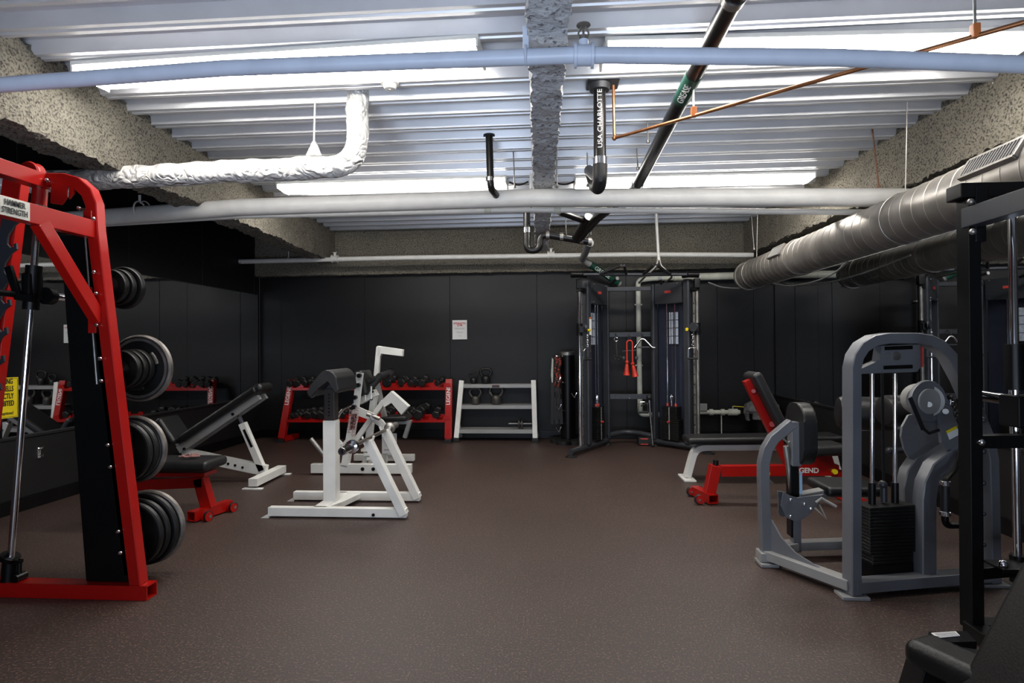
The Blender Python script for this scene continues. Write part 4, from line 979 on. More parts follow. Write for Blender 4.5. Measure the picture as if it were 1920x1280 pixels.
    MB().tube(fr, .005, 8).build('frame_loop', CHROME, hd)
    MB().cyl(fr[0] - wv * .0, fr[-1], .012, n=12).build('grip', RUB, hd)
    return at, n, d
atL, nL, dL = tower(A0, A1, -1)
atR, nR, dR = tower(B0, B1, 1)
tl, tr = V((.215, 6.85, 2.10)), V((1.68, 7.06, 2.10))
dx = (tr - tl).normalized()
m = MB(); m.cyl(tl, tr, .019, n=16); m.build('pull_up_bar', CHAR, t)
for e_, s_ in ((tl, -1), (tr, 1)):
    m = MB(); m.tube([e_ + dx * s_ * .02, e_ - dx * s_ * .1, e_ - dx * s_ * .16 + V((0, .06, -.02))], [.038, .036, .02], 14); m.build('bar_end_bracket', BLACK, t)
for k0, k1, dz in ((.21, .37, .08), (.43, .40, .08), (.56, .63, .085), (.79, .66, .085)):
    m = MB(); a = tl.lerp(tr, k0); b = tl.lerp(tr, k1) + V((0, -.16, dz)); m.tube([a, b], .016, 12); g = m.build('angled_grip', RUB, t)
    MB().cyl(b, b + (b - a).normalized() * .012, .016).build('grip_end', CHROME, g)
for px in (1157, 1237):
    a = P(px - (12 if px < 1200 else -3), 531, Y=7.0); b = P(px, 522, Y=6.75)
    g = MB().cyl(a, b, .017).build('short_grip', RUB, t); MB().cyl(b, b + (b - a).normalized() * .014, .02).build('grip_end', CHROME, g)
m = MB(); m.bar(atL(.98, 1.99), atR(.95, 1.99), .05, .05); m.build('rear_top_beam', CHAR, t)
zc = P(1180, 627, Y=7.6).z
m = MB(); m.bar(atL(1, zc), atR(1, zc), .03, .06); m.build('accessory_rail', CHAR, t)
zl = P(1180, 743, Y=7.6).z
m = MB(); m.bar(atL(1, zl), atR(1, zl), .03, .065); m.build('lower_rail', CHAR, t)
m = MB(); m.tube(bend([atL(.98, .12), V((.94, 7.78, .15)), atR(.98, .12)], .2, 8), .035, 14); m.build('curved_base_rail', CHAR, t)
hx = [P(px, 629, Y=7.56).x for px in (1154, 1179, 1203)]
for i, x_ in enumerate(hx):
    m = MB(); m.tube([V((x_, 7.56, zc + .02)), V((x_, 7.52, zc - .01)), V((x_, 7.50, zc - .035)), V((x_, 7.475, zc - .01))], .006, 8); m.build('hook', CHROME, t)
    m = MB()
    for k in range(3): m.ball((x_, 7.553, zl + .02 - k * .02), .006, 8)
    m.build('lower_hook', CHROME, t)
ya = 7.49
c = V((hx[0], ya, zc - .05))
tt = thing('ankle_strap', 'black strap hanging from the first hook of the cable machine rail', 'strap', c)
MB().ring(c + V((0, 0, -.01)), (0, 1, 0), .024, .004, 20).build('ring', CHROME, tt)
m = MB(); m.bar(c + V((0, 0, -.03)), c + V((.01, 0, -.22)), .016, .006, up=(0, 1, 0)); m.build('webbing', RUB, tt)
m = MB(); m.ring(c + V((-.01, 0, -.24)), (0, 1, 0), .022, .01, 16); m.ring(c + V((.035, 0, -.25)), (.3, 1, 0), .024, .011, 16); m.build('loops', RUB, tt)
c = V((hx[1], ya, zc - .04))
tt = thing('triceps_rope', 'red triceps rope with flared ends hanging from the middle hook', 'rope', c)
m = MB(); m.tube(bend([c + V((-.035, 0, -.34)), c + V((-.035, 0, -.05)), c + V((0, 0, -.03)), c + V((.035, 0, -.05)), c + V((.035, 0, -.35))], .05), .009, 12); m.build('rope_strand', REDRUB, tt)
for s_ in (-1, 1):
    o_ = c + V((s_ * .036, 0, -.31 - (.02 if s_ > 0 else 0)))
    MB().lathe([(.012, .02), (.026, 0), (.014, -.02), (.022, -.04), (.03, -.12), (.042, -.165), (.02, -.17)], o_, V((-s_ * .12 - .08, 0, 1)), 16).build('flared_end', REDRUB, tt)
m = MB(); m.ring(c + V((0, 0, -.02)), (0, 1, 0), .02, .004, 16); m.bar(c + V((-.09, 0, -.17)), c + V((.09, 0, -.16)), .012, .012); m.box(c + V((-.075, 0, -.26)), (.04, .02, .04), None, .01); m.box(c + V((.085, 0, -.26)), (.04, .02, .04), None, .01); m.build('steel_link', CHAR, tt)
c = V((hx[2], ya, zc - .05))
tt = thing('v_bar', 'silver bent v bar hanging from the last hook of the cable machine rail', 'handle', c)
m = MB(); m.tube(bend([c + V((-.10, 0, -.12)), c + V((-.02, 0, -.01)), c + V((.02, 0, -.01)), c + V((.12, -.02, -.12)), c + V((.15, -.02, -.12))], .03), .012, 12); m.build('bent_bar', CHROME, tt)
m = MB(); m.cyl(c + V((-.06, .0, -.115)), c + V((.09, 0, -.115)), .011); m.build('cross_grip', CHAR, tt)
c = V((hx[2], ya, zl - .04))
tt = thing('low_stirrup_handle', 'black grip stirrup handle hanging from the lower rail', 'handle', c)
fr = bend([c + V((-.06, 0, -.15)), c + V((-.05, 0, -.02)), c + V((.05, 0, -.02)), c + V((.06, 0, -.15))], .035, 5)
MB().tube(fr, .005, 8).build('frame_loop', CHROME, tt); MB().cyl(fr[0], fr[-1], .016, n=12).build('grip', RUB, tt)
m = MB(); m.bar(c + V((-.03, 0, -.07)), c + V((.04, 0, -.04)), .02, .02); m.build('inner_pad', RUB, tt)
a, b = P(1217, 745, Y=7.42), P(1224, 838, Y=7.42)
tt = thing('straight_bar', 'slim polished bar leaning against the cable machine', 'bar', V((b.x, b.y, 0)))
MB().cyl(a.lerp(b, .05), a.lerp(b, .55), .014).build('polished_grip', CHROME, tt); MB().cyl(a.lerp(b, .55), V((b.x, b.y, .03)), .010).build('lower_bar', STEELD, tt)
MB().ball(V((b.x, b.y, .025)), .024).build('bar_end', RUB, tt); MB().ball(a, .035).build('bar_knob', RUB, tt)
c = P(1208, 823, Y=7.6); c.z = 0
tt = thing('step_wedge', 'small black block with red stripes on the floor between the towers', 'block', c)
m = MB(); m.box(c + V((0, 0, .055)), (.17, .14, .10), None, .015); m.build('block_body', RUB, tt)
m = MB(); m.box(c + V((-.01, -.071, .088)), (.09, .004, .014)); m.box(c + V((-.01, -.071, .02)), (.09, .004, .012)); m.build('red_stripe', REDINK, tt)
# warning label on the near tower
cc = atL(.42, 1.5, .06); 
MB().bar(cc + V((0, 0, -.1)), cc + V((0, 0, .1)), .055, .002, up=nL, bev=0).build('warning_label', PAPER, t)
cc = atL(.42, 1.6, .062); MB().bar(cc + V((0, 0, -.012)), cc + V((0, 0, .012)), .055, .002, up=nL, bev=0).build('label_header', ORANGE, t)

# ---------------------------------------------------------------- flat bench, far right
Yf = 5.68
q = lambda x, y, Y=Yf: P(x, y, Y=Y)
t = thing('flat_bench', 'flat bench with black pad and pale metal legs', 'weight bench', (1.9, Yf, 0))
m = padbox(MB(), q(1284, 823), q(1570, 819), .30, .06, (0, 0, 1)); m.build('bench_pad', PAD, t)
g0 = V((1.24, Yf, .02)); m = MB(); m.rtube(bend([g0, q(1303, 838), q(1340, 838), q(1556, 836), V((2.62, Yf, .02))], .10), .10, .06, (0, 1, 0)); m.build('frame', WHITE, t)
for x_ in (1.24, 2.62): MB().box((x_, Yf, .008), (.11, .30, .016), None, .004).build('foot_plate', WHITE, t)

# ---------------------------------------------------------------- red adjustable bench, right
Yr = 5.0
q = lambda x, y, Y=Yr: P(x, y, Y=Y)
t = thing('adjustable_bench', 'red adjustable bench with raised black backrest and yellow pins', 'weight bench', (1.6, Yr, 0))
a, b = V((1.27, 4.78, .045)), V((1.27, 5.22, .045))
a = P(1338, 936, Z=.045); b = P(1302, 918, Z=.045)
x_ = (b - a).normalized().cross(V((0, 0, 1)))
m = MB()
for dz in (-.032, .032): m.bar(a + V((0, 0, dz)), b + V((0, 0, dz)), .08, .006, bev=0)
for s_ in (-1, 1): m.bar(a + x_ * s_ * .038, b + x_ * s_ * .038, .006, .07, bev=0)
m.build('front_foot', RED, t)
for px, py in ((1311, 936), (1296, 921)):
    c = P(px, py, Z=.04); w_ = MB(); w_.lathe([(.036, -.014), (.04, -.008), (.04, .008), (.036, .014)], c, (0, 1, 0), 24); wh = w_.build('wheel', RUB, t)
    MB().lathe([(.034, -.02), (.034, -.016)], c + V((.008, 0, .004)), (0, 1, 0), 24).build('wheel_bracket', RED, t)
    MB().cyl(c + V((0, -.024, 0)), c + V((0, .02, 0)), .01, n=10).build('axle', CHROME, wh)
mid = a.lerp(b, .35); Yr = mid.y
m = MB(); m.bar(mid + V((.02, 0, .02)), q(1341, 872, Yr), .08, .095, up=(0, 1, 0)); m.build('front_post', RED, t)
c = q(1342, 867, Yr); MB().cyl(c - V((0, 0, .02)), c + V((0, 0, .02)), .022).build('post_cap', BLACK, t)
m = MB(); m.bar(q(1350, 882, Yr), q(1570, 880, Yr), .07, .085); m.build('main_beam', RED, t)
for px, py in ((1437, 886), (1563, 883)):
    c = q(px, py, Yr - .04); m = MB(); m.cyl(c, c + V((0, -.03, 0)), .02, n=16); m.build('yellow_knob', YELLOW, t)
m = MB(); m.bar(q(1441, 897, Yr), q(1450, 908, Yr), .02, .02); m.build('pin_lever', STEELD, t)
m = MB(); m.prism([q(1492, 892, Yr - .045), q(1500, 872, Yr - .045), q(1520, 853, Yr - .045), q(1560, 853, Yr - .045), q(1572, 892, Yr - .045)], (0, .09, 0), .003); sp = m.build('seat_bracket', RED, t)
text('LEGEND', .055, q(1510, 882, Yr - .046), (1, 0, 0), (0, 0, 1), WINK, t, bold=.0016)
m = padbox(MB(), q(1515, 841, Yr), q(1577, 839, Yr), .28, .085, (0, 0, 1)); m.build('seat_pad', PADG, t)
b0, b1 = q(1400, 712, Yr), q(1478, 868, Yr)
m = MB(); m.bar(b0, b1, .07, .065); m.build('back_rail', RED, t)
m = MB(); m.cyl(q(1413, 733, Yr - .05), q(1413, 733, Yr + .05), .016); m.cyl(q(1448, 795, Yr - .06), q(1448, 795, Yr + .06), .022); m.build('pivot_pins', RED, t)
m = padbox(MB(), q(1408, 698, Yr), q(1466, 812, Yr), .28, .08, (1, 0, .5)); m.build('back_pad', PADG, t)
xe = q(1568, 885, Yr).x; m = MB(); m.bar((xe, Yr, q(1568, 884, Yr).z), (xe + .1, Yr, .04), .08, .08, up=(0, 1, 0)); m.bar((xe + .1, Yr - .26, .04), (xe + .1, Yr + .26, .04), .08, .07); m.build('rear_foot', RED, t)

# ---------------------------------------------------------------- grey leg machine
T1, T2 = (1.475, 3.06), (2.30, 3.26)
t = thing('leg_machine', 'grey selectorised leg machine with arched weight tower', 'exercise machine', (1.8, 3.2, 0))
pn = V((T2[1] - T1[1], -(T2[0] - T1[0]), 0)).normalized()   # normal of the tower plane, towards the viewer
g = lambda x, y, o=0: PL(x, y, V((*T1, 0)) + pn * o, V((*T2, 0)) + pn * o)
def gz(x, y, z, o=0): v = g(x, y, o); v.z = z; return v
arch = [gz(1597, 1100, .02), g(1597, 690), g(1602, 668), g(1614, 650), g(1634, 638), g(1660, 634), g(1710, 634), g(1736, 638), g(1757, 648), g(1776, 668), g(1800, 712), g(1826, 772), g(1846, 822), g(1853, 860), gz(1858, 1080, .02)]
m = MB(); m.rtube(arch, .075, .055, pn); m.build('arch_frame', GREY, t)
for v in (arch[0], arch[-1]): MB().box((v.x, v.y, .008), (.13, .10, .016), None, .003).build('foot_plate', LGREY, t)
m = MB(); v0, v1 = arch[0], arch[-1]; m.bar((v0.x, v0.y, .055), (v1.x, v1.y, .055), .08, .055); m.build('tower_base_rail', GREY, t)
# head plate
m = MB(); m.prism([g(1612, 692, .03), g(1650, 676, .03), g(1652, 648, .03), g(1726, 645, .03), g(1727, 688, .03), g(1720, 697, .03), g(1612, 701, .03)], -pn * .05, .003); hp_ = m.build('head_plate', GREY, t)
m = MB()
for a_, b_ in (((1659, 653), (1711, 651)), ((1657, 689), (1711, 687))): m.bar(g(*a_, .034), g(*b_, .034), .003, .018, bev=0)
m.cyl(g(1664, 667, .03), g(1664, 667, .036), .012); m.build('slots', BLACK, hp_)
MB().lathe([(.022, 0), (.022, .006), (.016, .008)], g(1680, 667, .03), pn, 24).build('round_cap', STEELD, hp_)
m = MB(); m.bar(g(1727, 650, .02), g(1727, 688, .02), .03, .008, up=(1, 0, 0)); m.build('red_edge_tab', REDINK, hp_)
# stack behind the tower plane
bk = -.10
for px in (1635, 1678): MB().cyl(g(px, 700, bk), g(px, 945, bk), .010, n=14).build('guide_rod', CHROME, t); MB().cyl(g(px, 905, bk), g(px, 945, bk), .018).build('rod_bushing', BLACK, t)
MB().bar(g(1654, 700, bk), g(1657, 905, bk), .018, .004, up=pn).build('lift_belt', RUB, t)
m = MB(); m.cyl(g(1657, 905, bk), g(1657, 940, bk), .016); m.ball(g(1655, 908, bk), .022); m.build('belt_clamp', CHAR, t)
s0, s1 = g(1610, 1000, bk), g(1704, 1000, bk); d_ = (s1 - s0).normalized(); d_.z = 0; cmid = (s0 + s1) / 2
zt0, zb0 = g(1657, 943, bk).z, .13
n_ = 17; dzk = (zt0 - zb0) / n_
for k in range(n_):
    z = zb0 + (k + .5) * dzk; w_ = .27 if k > 2 else .24
    m = MB(); m.bar(V((cmid.x, cmid.y, z)) - d_ * w_ / 2, V((cmid.x, cmid.y, z)) + d_ * w_ / 2, .12, dzk * .93, bev=.003, seg=1); m.build('stack_plate', IRONB, t)
m = MB(); m.bar(V((cmid.x, cmid.y, .08)) - d_ * .12, V((cmid.x, cmid.y, .08)) + d_ * .12, .12, .1); m.build('stack_base', BLACK, t)
# curved arms in front of the mirror wall
R2 = ((2.0, 3.50), (2.8, 3.70))
m = MB(); m.rtube([gz(1733, 1078, .04, -.03), g(1733, 935, -.03), g(1737, 905, -.03), g(1750, 878, -.03), g(1772, 860, -.03), g(1806, 838, -.03), g(1840, 815, -.03)], .07, .085, pn); m.build('near_curved_arm', GREY, t)
m = MB(); m.rtube([g(1700, 960, -.5), g(1697, 915, -.5), g(1704, 885, -.5), g(1720, 862, -.5), g(1750, 840, -.5), g(1790, 800, -.5)], .07, .085, pn); m.build('far_curved_arm', GREY, t)
m = MB(); v = g(1700, 950, -.5); m.bar(V((v.x, v.y, .05)), v, .07, .08, up=(1, 0, 0)); m.bar((v.x, v.y, .05), V((g(1733, 1078, 0).x, g(1733, 1078, 0).y, .05)), .07, .06); m.build('rear_base_rail', LGREY, t)
# cam and plates
m = MB(); m.lathe([(.001, .0), (.105, .0), (.108, -.006), (.108, -.018), (.001, -.02)], g(1742, 752, -.02), pn, 44); m.build('cam_disc', GREY, t)
m = MB(); m.cyl(g(1742, 758, -.01), g(1742, 758, .0), .014); m.cyl(g(1773, 771, -.0), g(1773, 771, .02), .014); m.build('pivot_bolt', STEELD, t)
m = MB(); m.lathe([(.062, 0), (.066, .004), (.066, .012), (.06, .016)], g(1740, 752, -.02), pn, 36); m.build('cam_hub', LGREY, t)
m = MB(); m.prism([g(1720, 745, -.045), g(1745, 725, -.045), g(1772, 738, -.045), g(1790, 772, -.045), g(1782, 782, -.045), g(1765, 770, -.045), g(1760, 795, -.045), g(1748, 802, -.045), g(1735, 795, -.045), g(1722, 770, -.045)], -pn * .02, .003); m.build('cam_lobe', GREY, t)
m = MB(); m.prism([g(1762, 778, .0), g(1770, 758, .0), g(1781, 760, .0), g(1798, 800, .0), g(1810, 822, .0), g(1798, 838, .0), g(1776, 845, .0), g(1766, 830, .0)], -pn * .02, .003); ar = m.build('pivot_arm', GREY, t)
c0, c1 = g(1776, 813, .004), g(1795, 803, .004); dl = (c1 - c0).normalized(); ul = pn.cross(dl) * -1
if ul.z < 0: ul = -ul
m = MB(); m.bar(c0 - ul * .016, c1 - ul * .016, .002, .035, up=ul, bev=0); m.build('white_label', PAPER, ar)
m = MB(); m.bar(c0 + ul * .008, c1 + ul * .008, .002, .016, up=ul, bev=0); m.build('yellow_label', YELLOW, ar)
m = MB(); m.cyl(g(1722, 748, -.16), g(1735, 751, -.04), .085, n=36); m.build('drum', LGREY, t)
m = MB(); m.prism([g(1704, 778, -.2), g(1692, 800, -.2), g(1690, 818, -.2), g(1696, 842, -.2), g(1706, 860, -.2), g(1714, 862, -.2), g(1762, 832, -.2), g(1780, 800, -.2), g(1740, 770, -.2)], -pn * .015, .003); m.build('guard_plate', GREY, t)
m = MB(); m.bar(g(1706, 745, -.01), g(1731, 805, -.01), .025, .004, up=pn); m.tube([g(1731, 803, -.01), g(1742, 812, -.01), g(1760, 806, -.01)], .008, 8); m.build('drive_belt', RUB, t)
m = MB()
for k in range(14): m.ring(g(1790 + k * .7, 750 + k * 5.2, -.06), (0, 1, 0) if k % 2 else (1, 0, 0), .008, .003, 8)
m.build('chain', RUB, t)
# roller pads with bracket
ra, rb = P(1568, 772, Y=4.0), P(1650, 776, Y=3.95)
m = MB(); m.lathe([(.06, 0), (.095, .012), (.108, .04), (.108, .30), (.1, .33), (.06, .345)], ra, (rb - ra), 32); m.build('roller_pad', PAD, t)
ra2 = P(1663, 770, Y=3.7)
m = MB(); m.lathe([(.05, 0), (.085, .012), (.095, .04), (.095, .2), (.06, .215)], ra2 - V((.03, 0, 0)), V((1, .12, 0)), 32); m.build('roller_pad', PAD, t)
m = MB(); m.tube([P(1668, 845, Y=3.9), P(1690, 844, Y=3.9), P(1722, 828, Y=3.9)], .02, 12); m.ball(P(1668, 845, Y=3.9), .026); m.build('crank_bar', CHAR, t)
m = MB(); m.bar(P(1600, 800, Y=4.0), P(1712, 796, Y=4.0), .05, .05); m.build('roller_bracket', LGREY, t)
# hand grip
h0, h1 = P(1772, 905, Y=3.05), P(1772, 962, Y=3.05)
m = MB(); m.tube(bend([h1 + V((0, 0, .01)), P(1772, 985, Y=3.05), P(1812, 984, Y=3.1)], .04), .016, 12); m.build('grip_elbow', BLACK, t); m = MB(); m.tube([P(1772, 900, Y=3.05), P(1790, 880, Y=3.1), P(1800, 850, Y=3.15)], .014, 10); m.build('grip_arm', BLACK, t)
m = MB(); m.cyl(h0, h1, .020); m.build('hand_grip', PADG, t)
for h_ in (h0, h1): MB().lathe([(.022, -.012), (.025, -.008), (.025, .008), (.022, .012)], h_, (0, 0, 1), 20).build('chrome_ring', CHROME, t)
# front seat frame
P1 = V((1.215, 3.49, 0)); f_ = lambda x, y, Y=3.49: P(x, y, Y=Y)
m = MB(); up_ = [V((f_(1436, 1040).x, 3.49, .04)), f_(1431, 900), f_(1431, 868), f_(1437, 842), f_(1449, 822), f_(1484, 793)]
m.rtube(up_, .065, .055, (0, 1, 0)); m.build('front_upright', GREY, t)
m = MB(); m.box((up_[0].x, 3.49, .05), (.085, .10, .05), None, .004); m.box((up_[0].x, 3.48, .012), (.10, .12, .02), None, .004); m.build('front_foot', LGREY, t)
m = MB(); m.bar((up_[0].x, 3.49, .06), (arch[0].x, arch[0].y, .06), .075, .05); m.build('side_base_rail', LGREY, t)
v_ = V((arch[0].x - up_[0].x, arch[0].y - 3.49, 0)).normalized(); o_ = V((up_[0].x, 3.49, 0)) + v_ * .03
m = MB(); m.prism([o_ + V((0, 0, .085)), o_ + v_ * .30 + V((0, 0, .085)), o_ + v_ * .16 + V((0, 0, .12)), o_ + v_ * .07 + V((0, 0, .18)), o_ + v_ * .01 + V((0, 0, .26)), o_ + V((0, 0, .26))], V((-v_.y, v_.x, 0)) * .012); m.build('gusset', GREY, t)
sp0 = V((f_(1492, 1030, 3.6).x, 3.6, .04)); 
m = MB(); m.bar(sp0, V((sp0.x, 3.6, f_(1492, 960, 3.6).z)), .045, .06, up=(0, 1, 0)); m.build('seat_post', GREY, t)
m = MB(); m.bar(V((sp0.x, 3.6, f_(1490, 790, 3.6).z)), V((sp0.x, 3.6, f_(1490, 872, 3.6).z)), .055, .075, up=(0, 1, 0)); m.build('back_post', GREY, t)
m = MB(); m.bar(V((sp0.x - .01, 3.61, f_(1490, 870, 3.6).z)), V((sp0.x - .01, 3.61, f_(1490, 1005, 3.6).z)), .05, .07, up=(0, 1, 0)); m.build('slide_rail', BLACK, t)
m = MB(); m.bar(V((sp0.x + .022, 3.57, f_(1490, 882, 3.6).z)), V((sp0.x + .022, 3.57, f_(1490, 930, 3.6).z)), .016, .002, up=(0, 1, 0), bev=0); m.build('height_scale', RULER, t)
m = MB(); m.bar(sp0 + V((-.09, 0, .03)), V((1.73, 3.66, .07)), .07, .05); m.bar(V((1.73, 3.66, .07)), V((1.9, 3.3, .07)), .07, .05); m.bar(V((up_[0].x, 3.49, .06)), sp0 + V((0, 0, .03)), .06, .05); m.build('rear_seat_rail', LGREY, t)
m = MB(); m.prism([f_(1468, 922, 3.5), f_(1482, 930, 3.5), f_(1495, 934, 3.5), f_(1518, 930, 3.5), f_(1545, 926, 3.5), f_(1532, 950, 3.5), f_(1512, 970, 3.5), f_(1492, 978, 3.5), f_(1474, 970, 3.5), f_(1464, 948, 3.5)], (0, .01, 0), .003); cp = m.build('seat_carriage_plate', GREY, t)
m = MB(); m.prism([f_(1458, 920, 3.68), f_(1482, 924, 3.68), f_(1482, 965, 3.68), f_(1460, 965, 3.68)], (0, .01, 0), .003); m.build('seat_carriage_plate', GREY, t)
for px, py in ((1482, 937), (1508, 945), (1482, 968), (1520, 954)): MB().ball(f_(px, py, 3.495), .010, 10).build('bolt', CHROME, cp)
for py in (930, 960): MB().cyl(f_(1468, py, 3.52), f_(1468, py, 3.66), .024).build('roller', RUB, cp)
m = MB(); m.tube([f_(1530, 942, 3.48), f_(1540, 934, 3.48), f_(1568, 950, 3.46)], .009, 8); m.tube([f_(1528, 952, 3.48), f_(1549, 972, 3.46), f_(1536, 945, 3.48)], .006, 8); m.build('adjust_lever', LGREY, t)
m = MB(); m.bar(f_(1500, 932, 3.58), f_(1560, 920, 3.6), .07, .05); m.build('seat_arm', LGREY, t)
m = padbox(MB(), f_(1530, 912, 3.66), f_(1636, 912, 3.66), .30, .06, (0, 0, 1)); m.build('seat_pad', PAD, t)
cpd = f_(1506, 816, 3.53)
pt = bend([V((0, -.16, -.19)), V((0, .16, -.19)), V((0, .16, .19)), V((0, -.16, .19)), V((0, -.16, -.19))], .1, 6)
m = MB(); rr_ = .11; poly = []
for cy_, cz_, a0_ in ((-.05, .08, 180), (.05, .08, 90), (.05, -.08, 0), (-.05, -.08, 270)):
    pass
for sy, sz, a0_ in ((1, 1, 0), (-1, 1, 90), (-1, -1, 180), (1, -1, 270)):
    for k in range(7):
        a_ = math.radians(a0_ + k * 15); poly.append(V((cpd.x - .01, cpd.y + .10 + sy * .04 + math.cos(a_) * .10, cpd.z + sz * .08 + math.sin(a_) * .10)))
m.prism(poly, (.075, 0, 0), .018, 3); m.build('back_pad', PAD, t)
m = MB(); m.tube([f_(1467, 822, 3.6), f_(1478, 830, 3.6), f_(1490, 822, 3.6)], .006, 8); m.tube([f_(1474, 836, 3.6), f_(1486, 925, 3.6)], .018, 10); m.build('gas_strut', STEELD, t)

# ---------------------------------------------------------------- black rack, right
Yk = 2.68
k_ = lambda x, y, Y=Yk: P(x, y, Y=Y)
b0 = k_(1815, 1190); b0.z = .03; t0 = k_(1812, 372)
t = thing('power_rack', 'tall black rack with chrome guide rod close to the camera', 'exercise machine', (b0.x, Yk, 0))
b0.x = 1.785; t0.x = 1.797
m = MB(); m.bar(b0, t0, .052, .08, up=(0, 1, 0), bev=.005); m.build('front_upright', BLACK, t)
m = MB(); m.bar(V((1.735, Yk - .0, t0.z + .025)), V((2.22, Yk, t0.z + .025)), .10, .065, bev=.006); m.build('top_crossbar', BLACK, t)
MB().bar((2.27, Yk, .03), (2.27, Yk, t0.z), .085, .10, up=(0, 1, 0), bev=.006).build('rear_upright', BLACK, t)
zz = k_(1830, 405).z
m = MB(); m.bar(V((1.80, Yk, zz - .01)), V((1.80, .9, zz - .01)), .07, .085); m.build('top_side_rail', CHAR, t)
m = MB(); m.box(k_(1829, 385, Yk - .01) + V((0, 0, 0)), (.06, .09, .16), None, .01); m.box(k_(1829, 435, Yk - .01), (.05, .07, .10), None, .01); m.build('corner_bracket', BLACK, t)
for px, py in ((1820, 378), (1824, 434)): m = MB(); m.ball(k_(px, py, Yk - .07), .014, 12); m.build('bolt', STEELD, t)
for py in (787, 846, 905, 962, 1020):
    c = k_(1843, py, Yk - .02); m = MB(); m.cyl(V((1.80, c.y, c.z)), c, .008, n=10); pg = m.build('peg', BLACK, t); MB().ball(c, .013, 12).build('peg_tip', CHAR, pg)
m = MB(); m.bar(V((1.80, Yk, k_(1860, 827).z)), V((2.35, Yk + .02, k_(1860, 825).z)), .06, .055); m.build('spotter_arm', BLACK, t)
c = k_(1840, 829, Yk - .04); MB().ball(c, .016, 12).build('bolt', CHROME, t)
m = MB(); m.bar(V((1.80, Yk, k_(1850, 1072).z)), V((2.25, Yk + .1, k_(1890, 1070).z)), .06, .05); m.box(k_(1893, 1062, Yk + .0), (.14, .12, .02), None, .004); m.build('lower_rail', BLACK, t)
MB().ball(k_(1880, 1058, Yk - .03), .02, 10).build('bolt', CHROME, t)
gx = P(1899, 500, Y=2.75).x
m = MB(); m.cyl((gx, 2.75, P(1899, 1060, Y=2.75).z), (gx, 2.75, P(1899, 395, Y=2.75).z), .016, n=20); m.build('guide_rod', CHROME, t)
m = MB(); m.cyl((gx, 2.75, P(1899, 730, Y=2.75).z), (gx, 2.75, P(1899, 645, Y=2.75).z), .038); m.build('rod_sleeve', BLACK, t); m = MB(); m.cyl((gx, 2.75, P(1899, 1090, Y=2.75).z), (gx, 2.75, P(1899, 1040, Y=2.75).z), .03); m.build('rod_foot', BLACK, t); m = MB(); m.box((gx + .03, 2.75, P(1899, 770, Y=2.75).z), (.12, .12, .14), None, .01); m.build('carriage', BLACK, t)
m = MB(); m.box((gx + .06, 2.78, P(1899, 900, Y=2.75).z), (.10, .10, .9), None, .01); m.bm.free()
m = MB(); m.bar((1.785, Yk, .035), (1.785, .6, .035), .08, .06); m.bar((1.785, Yk, .035), (2.9, Yk, .035), .08, .06); m.build('base_rail', BLACK, t)
a, b = P(1838, 741, Y=3.0), P(1905, 752, Y=3.0)
m = MB(); m.cyl(a - (b - a) * .3, b + (b - a) * 2, .026); br = tag(m.build('chrome_bar', CHROME), 'thick chrome bar held across the black rack', 'bar')

# ---------------------------------------------------------------- black bench in the corner of the view
t = thing('corner_bench', 'black padded bench at the foot of the black rack', 'weight bench', (1.2, 1.7, 0))
z = .42
c = [P(1703, 1196, Z=z), P(1722, 1188, Z=z), P(1835, 1225, Z=z - .02), P(1760, 1262, Z=z - .02)]
a = (c[0] + c[1]) / 2; b = P(1900, 1290, Z=z - .02)
m = MB(); m.bar(P(1716, 1211, Z=z - .03), P(1930, 1312, Z=z - .03), .125, .075, bev=.03, seg=4); m.build('seat_pad', PADD, t)
a_ = P(1728, 1218, Z=z - .07)
m = MB(); m.bar(a_ + V((.03, .0, .0)), V((a_.x - .07, a_.y + .0, .02)), .07, .09, up=(0, 1, 0)); m.bar((a_.x - .07, a_.y - .16, .03), (a_.x - .07, a_.y + .16, .03), .07, .05); m.bar(a_ + V((.02, 0, -.01)), a_ + V((.8, -.3, -.01)), .06, .05); m.build('front_leg', BLACK, t)
s0, s1 = P(1782, 1296, Y=1.62), P(1926, 1018, Y=1.62)
d_ = (s1 - s0).normalized(); nb = V((d_.z, 0, -d_.x))
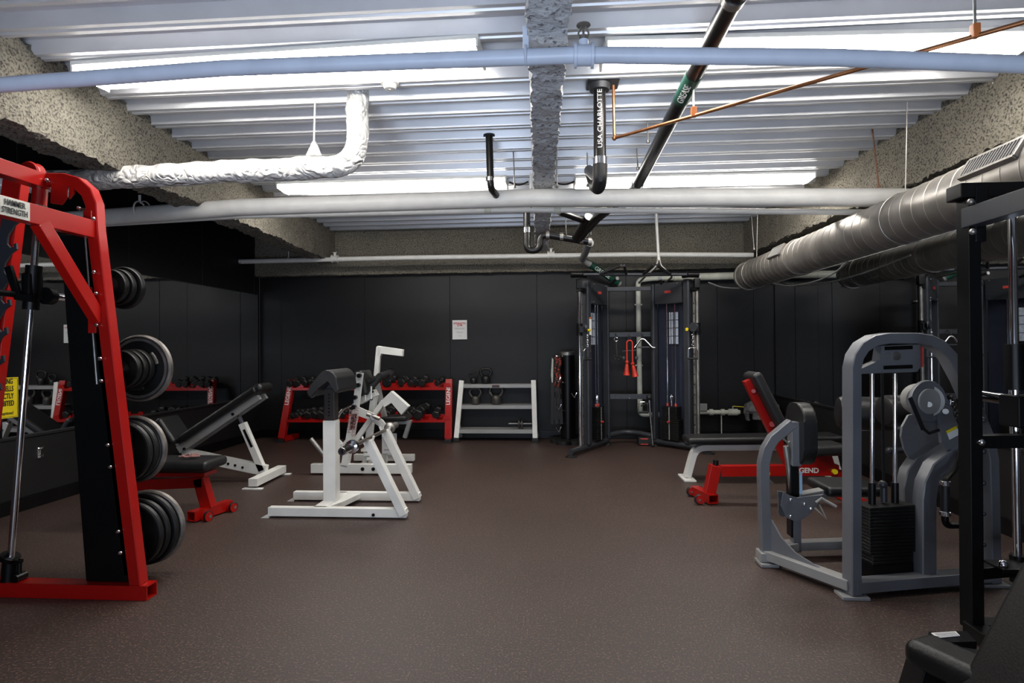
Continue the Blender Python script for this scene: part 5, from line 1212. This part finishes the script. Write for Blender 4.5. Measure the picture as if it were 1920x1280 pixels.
s0 = s0 - d_ * .05; s1 = s1 + d_ * .4
m = MB(); m.hexa([s0, s0 + V((0, -.3, 0)), s0 + V((0, -.3, 0)) + nb * .09, s0 + nb * .09, s1, s1 + V((0, -.3, 0)), s1 + V((0, -.3, 0)) + nb * .09, s1 + nb * .09], .025, 4); m.build('back_pad', PADD, t)
v0 = s0 + nb * .12 + V((0, -.15, 0)); m = MB(); m.bar(v0, V((v0.x + .02, v0.y, .02)), .06, .06, up=(0, 1, 0)); m.bar((v0.x + .02, v0.y - .2, .03), (v0.x + .02, v0.y + .2, .03), .06, .05); m.bar(v0 , v0 + d_ * .9, .06, .05, up=nb); m.build('rear_leg', BLACK, t)
# shelf plate at the rack foot with a card on it
pc = P(1775, 1190, Z=.30)
t = thing('small_platform', 'low black steel step plate at the foot of the black rack', 'platform', (1.6, 2.4, 0))
zc_ = .155
p0, p1, p2, p3 = [P(x, y, Z=zc_) for x, y in ((1738, 1204), (1815, 1200), (1800, 1182), (1740, 1183))]
m = MB(); m.prism([p0, P(1832, 1202, Z=zc_), P(1812, 1182, Z=zc_), p3], (0, 0, -.03), .003); m.build('plate_top', BLACK, t)
m = MB()
for p_ in (p0.lerp(p2, .12), p2.lerp(p0, .12), p1.lerp(p3, .1), p3.lerp(p1, .1)): m.bar(V((p_.x, p_.y, 0)), V((p_.x, p_.y, zc_ - .02)), .03, .03, up=(0, 1, 0))
m.build('plate_legs', BLACK, t)
cz = zc_ + .002
cc = [P(x, y, Z=cz) for x, y in ((1746, 1187), (1792, 1184), (1800, 1192), (1757, 1196))]
t = thing('paper_card', 'white printed card lying on the black plate below the rack', 'card', sum(cc, V()) / 4)
MB().prism(cc, (0, 0, .002)).build('card', PAPER, t)
m = MB(); u_, v_ = cc[1] - cc[0], cc[3] - cc[0]
for k in range(4):
    s_ = cc[0] + u_ * .08 + v_ * (.2 + .2 * k) + V((0, 0, .0025)); m.bar(s_, s_ + u_ * .84, .004, .0006, bev=0)
m.build('card_print', GINK, t)
